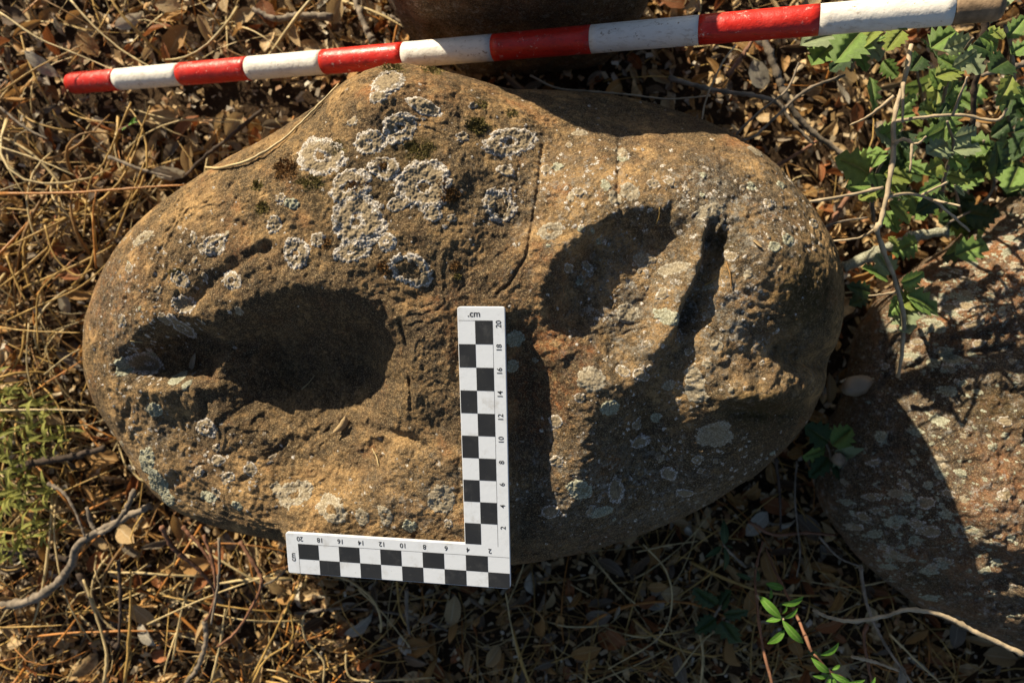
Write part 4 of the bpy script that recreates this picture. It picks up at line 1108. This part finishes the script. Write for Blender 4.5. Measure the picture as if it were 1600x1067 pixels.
# ------------------------------------------------------------------ small loose things
def pebble(name, u, v, z, su, sv, sh, mat, label, seed, cat="stone"):
    g = np.random.default_rng(seed)
    nth, nph = 18, 10
    th = np.linspace(0, 2 * math.pi, nth, endpoint=False)[:, None]; ph = np.linspace(0.02, math.pi - 0.02, nph)[None]
    X = np.sin(ph) * np.cos(th); Y = np.sin(ph) * np.sin(th); Z = np.cos(ph) + 0 * th
    r = 1 + 0.42 * fbm(X + seed, Y, Z, 1.7, 3, seed); c = np.maximum(np.abs(X), np.abs(Y)) ** 4
    V_ = np.stack([X * r * su, Y * r * sv, Z * r * sh], -1).reshape(-1, 3)
    me = np_mesh(name, V_, grid_faces(nth, nph, True)); o = link(name, me, mat)
    for q in ("core", "dark", "rust", "pale", "moss"):
        set_attr(me, q, np.full(len(V_), 0.25))
    o.location = P(u, v, z); o.rotation_euler = (0, 0, g.uniform(0, 3))
    return tag(o, label, cat)
CHALK = plate("chalky stone", (0.25, 0.19, 0.13), (0.12, 0.085, 0.055), 0.9)
pebble("white_stone", 1338, 603, 0.105, 0.0165, 0.012, 0.009, CHALK, "small chalky white stone in the gap between the two rocks", 3)
pebble("chalk_chip", 1310, 718, 0.10, 0.008, 0.007, 0.005, CHALK, "pale rounded chip lying on the dim oak sprig between the rocks", 5)

def boulder_leaf(u, v, L, ang, mi, kind, label, over=False):
    x, y, z = BOULDER.at([u], [v])
    e = 0.004
    gx = (BOULDER.top(x + e, y) - BOULDER.top(x - e, y)) / (2 * e); gy = (BOULDER.top(x, y + e) - BOULDER.top(x, y - e)) / (2 * e)
    nrm = Vector((-float(gx[0]), -float(gy[0]), 1)).normalized()
    o = link("dry_leaf", leaf_mesh(kind, mi))
    o.rotation_mode = 'QUATERNION'
    o.rotation_quaternion = nrm.to_track_quat('Z', 'Y') @ Matrix.Rotation(ang, 3, 'Z').to_quaternion() @ Matrix.Rotation(math.pi if over else 0, 3, 'X').to_quaternion()
    o.scale = (L, L, L); o.location = Vector((float(x[0]), float(y[0]), float(z[0]))) + nrm * ((0.28 if over else 0.12) * L)
    tag(o, label, "dry leaf", "dry leaves on the boulder")
boulder_leaf(303, 563, 0.0185, 0.9, 5, 1, "whitish leaf lying at the left rim of the boulder's left hollow")
boulder_leaf(538, 664, 0.0230, -0.45, 0, 1, "curled tan leaf on the lower lip of the boulder's left hollow", True)
boulder_leaf(1184, 382, 0.0100, 1.4, 0, 6, "tiny tan leaf on the boulder right of the slot")
for i, (a, b, lab, m) in enumerate((((472, 608), (492, 586), "tiny straw stuck in the bottom of the boulder's left hollow", 1), ((582, 700), (592, 728), "short straw on the boulder's lower shelf", 1), ((1100, 446), (1120, 433), "short straw in the boulder's right slot", 0), ((205, 533), (223, 535), "tiny pale straw in the boulder's left pocket", 1), ((1025, 350), (1030, 325), "short straw above the boulder's right hollow", 0), ((1134, 410), (1142, 450), "thin twig in the boulder's right slot", 2))):
    x, y, z = BOULDER.at([a[0], (a[0] + b[0]) / 2 + 2, b[0]], [a[1], (a[1] + b[1]) / 2, b[1]], 0.0015)
    stick("straw_bit", list(zip(x, y, z)), 0.0006, 0.0004, STRAW[m], lab, "straw", None, 5, seed=400 + i)

# ------------------------------------------------------------------ lichen and moss on the rocks
def lichen(rock, u, v, ru, rv, ring, mat, parent, seed, thick=0.0022, rot=0.0, name="lichen_patch"):
    x, y, z = rock.at([u], [v]); x, y, z = float(x[0]), float(y[0]), float(z[0])
    s = (H - z) / F
    e = 0.005
    # spread along the slope so that the patch keeps its seen size
    a, b = ru * s, rv * s
    step = max(0.00065, min(a, b) / 34)
    ex = 1.35
    gx = np.arange(-a * ex, a * ex + step, step); gy = np.arange(-b * ex, b * ex + step, step)
    X, Y = np.meshgrid(gx, gy, indexing='ij')
    c_, s_ = math.cos(rot), math.sin(rot)
    Xr, Yr = X * c_ + Y * s_, -X * s_ + Y * c_
    d = np.hypot(Xr / a, Yr / b)
    k = 1.0 / max(a, b)
    WX, WY = X + x, Y + y
    lob = 0.24 * fbm(WX, WY, WX * 0 + seed, k * 1.6, 3, seed) + 0.20 * (cells(WX, WY, min(k * 4.5, 330), seed) - 0.42) + 0.05 * fbm(WX, WY, WX * 0, k * 14, 2, seed + 3)
    m = 1 - d - lob * (1.2 if max(ru, rv) > 11 else 2.1)
    cen = fbm(WX, WY, WX * 0 + 2.0, k * 3.2, 3, seed + 9)
    if ring > 0:
        inner = ring * (0.75 + 0.5 * cen) - d
        m = np.minimum(m, np.where(inner > 0, -inner * 1.2 + (0.22 if ring < 0.6 else 0.02) + 0.30 * np.maximum(0, fbm(WX, WY, WX * 0, k * 9, 2, seed + 5)), 1))
    bump = 1.25 - 1.3 * cells(WX, WY, 430, seed + 4)
    zz = rock.top(WX, WY)
    hgt = thick * sstep(0.0, 0.22, m) * (0.45 + 0.75 * np.clip(bump, 0, 1.3)) - 0.0004
    core = np.clip(sstep(0.10, 0.50, m) * 0.9 + 0.45 * cen, 0, 1)
    keep = m > -0.03
    f = grid_faces(len(gx), len(gy)); f = f[keep.ravel()[f].any(1)]
    if len(f) < 4: return None
    idx = np.unique(f); remap = np.full(X.size, -1); remap[idx] = np.arange(len(idx))
    V_ = np.stack([WX, WY, zz + hgt], -1).reshape(-1, 3)[idx]
    me = np_mesh(name, V_, remap[f]); set_attr(me, "core", core.ravel()[idx])
    return link(name, me, mat, parent)

LL = [(605, 128, 28, 32, 0, 0), (590, 150, 16, 16, 0, 0), (660, 166, 32, 13, 0, 0), (551, 190, 11, 8, 0, 0), (625, 200, 33, 26, .45, 0), (500, 243, 48, 32, .42, 0), (578, 222, 28, 22, .3, 0), (545, 290, 46, 26, .5, 0), (600, 262, 26, 20, .5, 0),
      (660, 290, 48, 42, .38, 0), (625, 318, 24, 12, 0, 0), (558, 345, 48, 46, .35, 0), (548, 395, 32, 17, .3, 0), (603, 378, 17, 16, .4, 0), (641, 423, 38, 26, .78, 0), (461, 395, 25, 26, .5, 0), (428, 351, 15, 15, .25, 0), (455, 318, 14, 9, 0, 1), (438, 310, 9, 9, .3, 0), (497, 375, 15, 13, .3, 0), (675, 333, 16, 14, 0, 0), (706, 341, 8, 7, 0, 0),
      (795, 222, 46, 26, .5, 0), (791, 268, 19, 10, 0, 0), (782, 322, 30, 32, .6, 0), (860, 360, 21, 14, .5, 2), (723, 215, 10, 9, 0, 0), (740, 165, 8, 6, 0, 0), (337, 383, 24, 18, .5, 0), (282, 436, 18, 12, .3, 0), (303, 371, 6, 11, 0, 0), (222, 372, 26, 12, .4, 2), (362, 438, 20, 17, .5, 0), (290, 476, 20, 15, 0, 0), (286, 512, 14, 20, .4, 0),
      (233, 568, 26, 19, .3, 0), (193, 572, 12, 16, 0, 1), (279, 590, 13, 10, 0, 1), (290, 602, 6, 9, 0, 1), (322, 668, 22, 17, .5, 0), (240, 640, 16, 12, 0, 1), (228, 720, 16, 26, 0, 1), (246, 755, 20, 26, 0, 1), (262, 780, 14, 14, 0, 1), (310, 737, 10, 10, .3, 0), (340, 720, 12, 10, 0, 0), (358, 745, 13, 9, .3, 0), (338, 700, 8, 8, 0, 0), (325, 775, 18, 10, 0, 1), (460, 772, 34, 22, .5, 2), (516, 796, 32, 22, .5, 2), (566, 808, 12, 16, .4, 2), (602, 806, 12, 20, .5, 2), (690, 780, 24, 26, .4, 2), (640, 822, 12, 12, 0, 1), (700, 818, 8, 8, 0, 0), (370, 790, 12, 8, 0, 1),
      (925, 593, 25, 22, 0, 2), (953, 637, 18, 14, 0, 1), (1120, 680, 32, 26, 0, 2), (1085, 600, 15, 34, 0, 2), (980, 490, 19, 17, 0, 2), (1042, 494, 20, 14, 0, 1), (1004, 406, 15, 15, 0, 2), (1210, 385, 13, 10, 0, 1), (868, 657, 11, 12, 0, 0), (905, 622, 9, 9, 0, 0), (962, 765, 16, 24, 0, 0), (905, 765, 22, 18, 0, 1), (870, 720, 12, 10, 0, 0), (1000, 585, 12, 10, 0, 0), (975, 580, 14, 9, 0, 0), (1035, 460, 10, 8, 0, 0), (805, 530, 16, 14, 0, 1), (802, 572, 10, 12, 0, 1), (1050, 420, 22, 10, 0, 2), (1110, 330, 26, 14, .3, 2), (985, 300, 18, 16, .3, 2), (905, 300, 10, 8, 0, 0), (960, 310, 12, 14, 0, 2), (1180, 235, 16, 10, 0, 2), (905, 208, 16, 7, 0, 2), (1270, 350, 12, 8, 0, 0), (1120, 540, 12, 10, 0, 2), (1140, 400, 8, 10, 0, 0), (1000, 690, 16, 12, 0, 0), (1045, 740, 16, 12, 0, 0), (940, 800, 20, 10, 0, 1), (860, 800, 16, 12, 0, 0), (1070, 770, 18, 8, 0, 0)]
MATS_L = (LICHEN, LICHEN_G, LICHEN_F)
for i, (u, v, a, b, r, m) in enumerate(LL):
    ob = lichen(BOULDER, u, v, a, b, r, MATS_L[m], boulder, 100 + i, 0.0008 if m == 2 else 0.0014, rot=0.4 * math.sin(i * 2.1))

def rand_lichen(rock, parent, regions, n, rmin, rmax, seed, mats):
    g = np.random.default_rng(seed); k = 0
    while k < n:
        cu, cv, su, sv = regions[g.integers(len(regions))]
        u, v = g.normal(cu, su), g.normal(cv, sv)
        x, y, z = rock.at([u], [v])
        if rock.rho(x, y)[0] > (0.90 if rock is ROCK_TOP else 0.975): continue
        uu, vv = proj(x[0], y[0], z[0])
        if abs(uu - u) > 3 or abs(vv - v) > 3 or u > 1660 or v > 1100: continue
        r = rmin + (rmax - rmin) * g.random() ** 2
        lichen(rock, u, v, r * g.uniform(.8, 1.25), r * g.uniform(.7, 1.1), 0.3 if g.random() < .3 and r > 9 else 0, mats[g.integers(len(mats))], parent, seed * 1000 + k, 0.0011, g.uniform(0, 3)); k += 1
BREG = [(980, 470, 70, 70), (1120, 310, 70, 30), (1130, 470, 50, 60), (980, 740, 110, 50), (1020, 620, 60, 60), (240, 420, 50, 60), (200, 620, 40, 70), (930, 290, 60, 40), (1150, 720, 60, 30), (330, 740, 60, 40), (1250, 330, 30, 40)]
rand_lichen(BOULDER, boulder, BREG, 100, 4.0, 11, 41, (LICHEN, LICHEN, LICHEN_F, LICHEN_G))
rand_lichen(ROCK_RIGHT, right_rock, [(1440, 480, 50, 40), (1560, 400, 50, 50), (1400, 800, 60, 60), (1500, 750, 60, 90), (1530, 900, 50, 50), (1480, 560, 60, 50), (1400, 870, 50, 40)], 190, 3.0, 11, 42, (LICHEN, LICHEN_G, LICHEN_G, LICHEN_F))
rand_lichen(ROCK_TOP, top_rock, [(780, -120, 130, 60)], 14, 6, 14, 43, (LICHEN, LICHEN_G))

def specks(rock, parent, regions, n, seed, mat):
    """uncountable crumbs of lichen: one part"""
    g = np.random.default_rng(seed)
    r = np.array([regions[i] for i in g.integers(len(regions), size=n)])
    u = g.normal(r[:, 0], r[:, 2]); v = g.normal(r[:, 1], r[:, 3])
    x, y, z = rock.at(u, v); uu, vv = proj(x, y, z)
    ok = (np.abs(uu - u) < 3) & (np.abs(vv - v) < 3) & (rock.rho(x, y) < 0.985)
    x, y, z = x[ok], y[ok], z[ok]; m = len(x)
    s = g.uniform(0.0006, 0.0026, m) * g.uniform(0.4, 1, m)
    ns = 7; th = np.arange(ns) * 2 * math.pi / ns
    rr = s[:, None] * g.uniform(0.3, 1.4, (m, ns))
    vx = np.c_[x, x[:, None] + rr * np.cos(th)]; vy = np.c_[y, y[:, None] + rr * np.sin(th)]
    vz = rock.top(vx, vy); vz[:, 0] += 0.0005 * (s / 0.002 + 0.4); vz[:, 1:] += 0.0001
    V_ = np.stack([vx, vy, vz], -1).reshape(-1, 3)
    i = np.arange(ns); f = np.stack([0 * i, 1 + i, 1 + (i + 1) % ns], -1)
    F_ = (f[None] + (np.arange(m) * (ns + 1))[:, None, None]).reshape(-1, 3)
    me = np_mesh("lichen_specks", V_, F_); set_attr(me, "core", g.uniform(0, 0.6, len(V_)))
    tag(link("lichen_specks", me, mat, parent), kind="stuff")
specks(BOULDER, boulder, BREG + [(600, 300, 150, 90), (850, 250, 120, 80), (640, 760, 120, 40), (250, 480, 60, 80), (980, 780, 120, 50)], 1900, 51, LICHEN)
specks(ROCK_RIGHT, right_rock, [(1450, 470, 80, 60), (1500, 750, 90, 120), (1560, 420, 60, 70), (1400, 850, 70, 60)], 1300, 52, LICHEN_G)

def moss_tuft(rock, u, v, ru, rv, h, mat, parent, seed, n=260):
    g = np.random.default_rng(seed)
    a = g.uniform(0, 6.28, n); q = np.sqrt(g.random(n)) * (1 + 0.30 * np.sin(2 * a + seed) + 0.25 * np.sin(5 * a + 2 * seed)) * np.where(g.random(n) < 0.2, 1.35, 1.0)
    uu, vv = u + ru * q * np.cos(a), v + rv * q * np.sin(a)
    x, y, z = rock.at(uu, vv)
    hh = 0.38 * h * (1.1 - 0.7 * np.minimum(q, 1.1) ** 2) * g.uniform(0.5, 1.2, n)
    lean = g.normal(0, 0.45, (n, 2)) + np.stack([np.cos(a), -np.sin(a)], -1) * q[:, None] * 0.7
    w = g.uniform(0.0005, 0.0011, n)
    base = np.stack([x, y, z - 0.0005], -1); tip = base + np.stack([lean[:, 0] * hh, lean[:, 1] * hh, hh], -1)
    b = g.uniform(0, 6.28, n); quad = []
    for k in range(3):
        quad.append(base + np.stack([w * np.cos(b + k * 2.09), w * np.sin(b + k * 2.09), 0 * w], -1))
    V_ = np.stack(quad + [tip], 1).reshape(-1, 3)
    F_ = (np.array([[0, 1, 3], [1, 2, 3], [2, 0, 3]])[None] + (np.arange(n) * 4)[:, None, None]).reshape(-1, 3)
    return link("moss_tuft", np_mesh("moss_tuft", V_, F_, False), mat, parent)
for i, (u, v, a, b, h, m) in enumerate(((447, 265, 20, 16, .010, 1), (485, 285, 24, 12, .006, 0), (745, 197, 17, 14, .009, 0), (702, 304, 17, 13, .009, 1), (410, 325, 11, 11, .007, 0), (402, 290, 9, 9, .006, 0), (655, 235, 28, 20, .005, 0), (600, 418, 12, 12, .006, 1), (712, 416, 10, 9, .005, 1), (525, 232, 18, 14, .006, 0), (600, 255, 20, 12, .005, 1), (690, 285, 9, 9, .006, 1), (750, 165, 14, 9, .004, 0), (800, 178, 12, 8, .004, 0), (615, 108, 18, 8, .005, 0), (675, 110, 14, 7, .005, 0), (275, 425, 14, 8, .004, 0), (715, 432, 6, 5, .005, 0), (560, 290, 20, 12, .006, 1), (510, 380, 8, 8, .006, 1))):
    moss_tuft(BOULDER, u, v, a, b, h, (MOSS, MOSS_B)[m], boulder, 300 + i, int(160 + a * b * 1.6))

# ------------------------------------------------------------------ striped ranging pole
def build_pole():
    A = Vector((-0.48766303, 0.3250871, -0.87442308 + H)); D = Vector((0.93969309, -0.06103402, 0.33652897)).normalized()
    rad = 0.0128
    s0 = -0.082
    root = empty("striped_pole", A + D * s0); tag(root, "red and white banded ranging pole lying above the boulder", "ranging pole")
    a = D.cross(Vector((0, 0, 1))).normalized(); b = D.cross(a)
    def seg(name, sa, sb, mat, cap0=False, cap1=False, r=rad, seed=0):
        n = 14; sides = 32
        ss = list(np.linspace(sa, sb, n)); rr = [r] * n
        if cap0: ss = [sa, sa, sa + 0.0012, sa + 0.004] + ss[2:]; rr = [0.0004, r * 0.72, r * 0.9, r * 0.985] + rr[2:]
        else: ss = [sa] + ss; rr = [0.0005] + rr
        if cap1: ss = ss[:-1] + [sb - 0.003, sb - 0.0008, sb, sb]; rr = rr[:-1] + [r * .96, r * .85, r * .7, 0.0004]
        else: ss = ss + [sb]; rr = rr + [0.0005]
        th = np.arange(sides) * 2 * math.pi / sides
        ss = np.array(ss)[None]; rr = np.array(rr)[None]
        edge = 0.0011 * np.sin(3 * th + seed)[:, None] + 0.0007 * np.sin(7 * th + 2 * seed)[:, None]
        S = ss + edge * ((np.abs(ss - sa) < 1e-6) * (not cap0) * 0.0 + 0)
        wob = 1 + 0.012 * fbm(S * 60, np.cos(th)[:, None] * 2 + 0 * S, np.sin(th)[:, None] * 2 + 0 * S, 1.0, 3, 66)
        V_ = np.array(A - (A + D * s0))[None, None] + S[..., None] * np.array(D) + (rr * wob)[..., None] * (np.cos(th)[:, None, None] * np.array(a) + np.sin(th)[:, None, None] * np.array(b))
        me = np_mesh(name, V_.reshape(-1, 3), grid_faces(sides, S.shape[1], True)); return link(name, me, mat, root)
    seg("red_band", s0, 0.0, RED, cap0=True)
    for k in range(9):
        seg("white_band" if k % 2 == 0 else "red_band", k * 0.1 + 0.0001, (k + 1) * 0.1 - 0.0001, WHITE if k % 2 == 0 else RED, r=rad * (1.0 if k % 2 == 0 else 1.006), seed=k)
    seg("bare_tip", 0.9001, 0.935, WOODTIP, cap1=True, r=rad * 0.97)
build_pole()

# ------------------------------------------------------------------ L-shaped photo scale
def build_bar():
    root = empty("scale_bar"); root.matrix_world = Matrix.Translation(BAR_T) @ BAR_R.to_4x4()
    tag(root, "white L shaped photo scale with black checks lying on the boulder", "scale bar")
    W, LV, LH = 0.0405, 0.252, 0.212
    rc = 0.0022
    def corner(cx, cy, sx, sy, r, n=5, start=0):
        return [(cx + r * math.cos(start + i * math.pi / 2 / n), cy + r * math.sin(start + i * math.pi / 2 / n)) for i in range(n + 1)]
    ol = []
    ol += corner(-rc, LV - rc, 0, 0, rc, start=0)                      # top right
    ol += corner(-W + rc, LV - rc, 0, 0, rc, start=math.pi / 2)        # top left
    ol += [(-W, W)]
    ol += corner(-LH + rc, W - rc, 0, 0, rc, start=math.pi / 2)
    ol += corner(-LH + rc, rc, 0, 0, rc, start=math.pi)
    ol += corner(-rc * 1.6, rc * 1.6, 0, 0, rc * 1.6, start=1.5 * math.pi)
    ol = np.array(ol)
    import bmesh
    bm = bmesh.new()
    vs = [bm.verts.new((x, y, 0)) for x, y in ol]
    f = bm.faces.new(vs)
    ex = bmesh.ops.extrude_face_region(bm, geom=[f])
    for q in [g for g in ex["geom"] if isinstance(g, bmesh.types.BMVert)]: q.co.z -= BAR_THICK
    bmesh.ops.recalc_face_normals(bm, faces=bm.faces)
    edges = [e for e in bm.edges if abs(e.verts[0].co.z - e.verts[1].co.z) < 1e-6]
    bmesh.ops.bevel(bm, geom=edges, offset=0.0005, segments=2, profile=0.5, affect='EDGES')
    bmesh.ops.triangulate(bm, faces=[q for q in bm.faces if len(q.verts) > 4])
    me = bpy.data.meshes.new("plate"); bm.to_mesh(me); bm.free()
    link("plate", me, PLATE, root)
    def quad(name, x0, x1, y0, y1, mat, z=0.00012):
        me = np_mesh(name, [(x0, y0, z), (x1, y0, z), (x1, y1, z), (x0, y1, z)], [[0, 1, 2, 3]], False)
        return link(name, me, mat, root)
    for i in range(10):                                                # vertical arm: alternating checks
        y0 = W + 0.02 * i
        if i % 2 == 0: quad("black_square", -W + 0.0006, -0.0255, y0 + (0.0003 if i == 0 else 0), y0 + 0.02, INK)
        else: quad("black_square", -0.0255, -0.0105, y0, y0 + 0.02, INK)
    for i in range(10):                                                # horizontal arm
        x1 = -0.02 * i
        if i % 2 == 0: quad("black_square", x1 - 0.02, x1 - (0.0006 if i == 0 else 0), 0.0006, 0.015, INK)
        else: quad("black_square", x1 - 0.02, x1, 0.015, 0.030, INK)
    t = 0.00016
    quad("ruled_line", -0.0105 - t, -0.0105 + t, W - 0.001, 0.2405, INK2, 0.00008)
    quad("ruled_line", -W + 0.001, -0.0105, 0.2405 - t, 0.2405 + t, INK2, 0.00006)
    quad("ruled_line", -0.20, -0.0006, 0.030 - t, 0.030 + t, INK2, 0.00008)
    quad("ruled_line", -0.20 - t, -0.20 + t, 0.0006, 0.030, INK2, 0.00006)
    def text(body, x, y, size, rot):
        cu = bpy.data.curves.new("lettering", 'FONT'); cu.body = body; cu.size = size; cu.align_x = 'CENTER'; cu.align_y = 'CENTER'; cu.offset = size * 0.012
        tmp = bpy.data.objects.new("tmp_text", cu); COL.objects.link(tmp)
        dg = bpy.context.evaluated_depsgraph_get(); me = bpy.data.meshes.new_from_object(tmp.evaluated_get(dg))
        bpy.data.objects.remove(tmp)
        me.materials.clear(); me.name = "lettering"
        o = link("number" if body.isdigit() else "lettering", me, INK, root)
        o.location = (x, y, 0.00018); o.rotation_euler = (0, 0, rot)
    for k in range(1, 11):
        n = str(2 * k)
        text(n, -0.0053, W + 0.02 * k - 0.0028, 0.0064, math.pi / 2)
        text(n, -0.02 * k + 0.0022, 0.0353, 0.0064, math.pi)
    text(".cm", -0.0262, 0.2461, 0.0078, 0)
    text("cm", -0.2058, 0.0165, 0.0072, math.pi / 2)
build_bar()
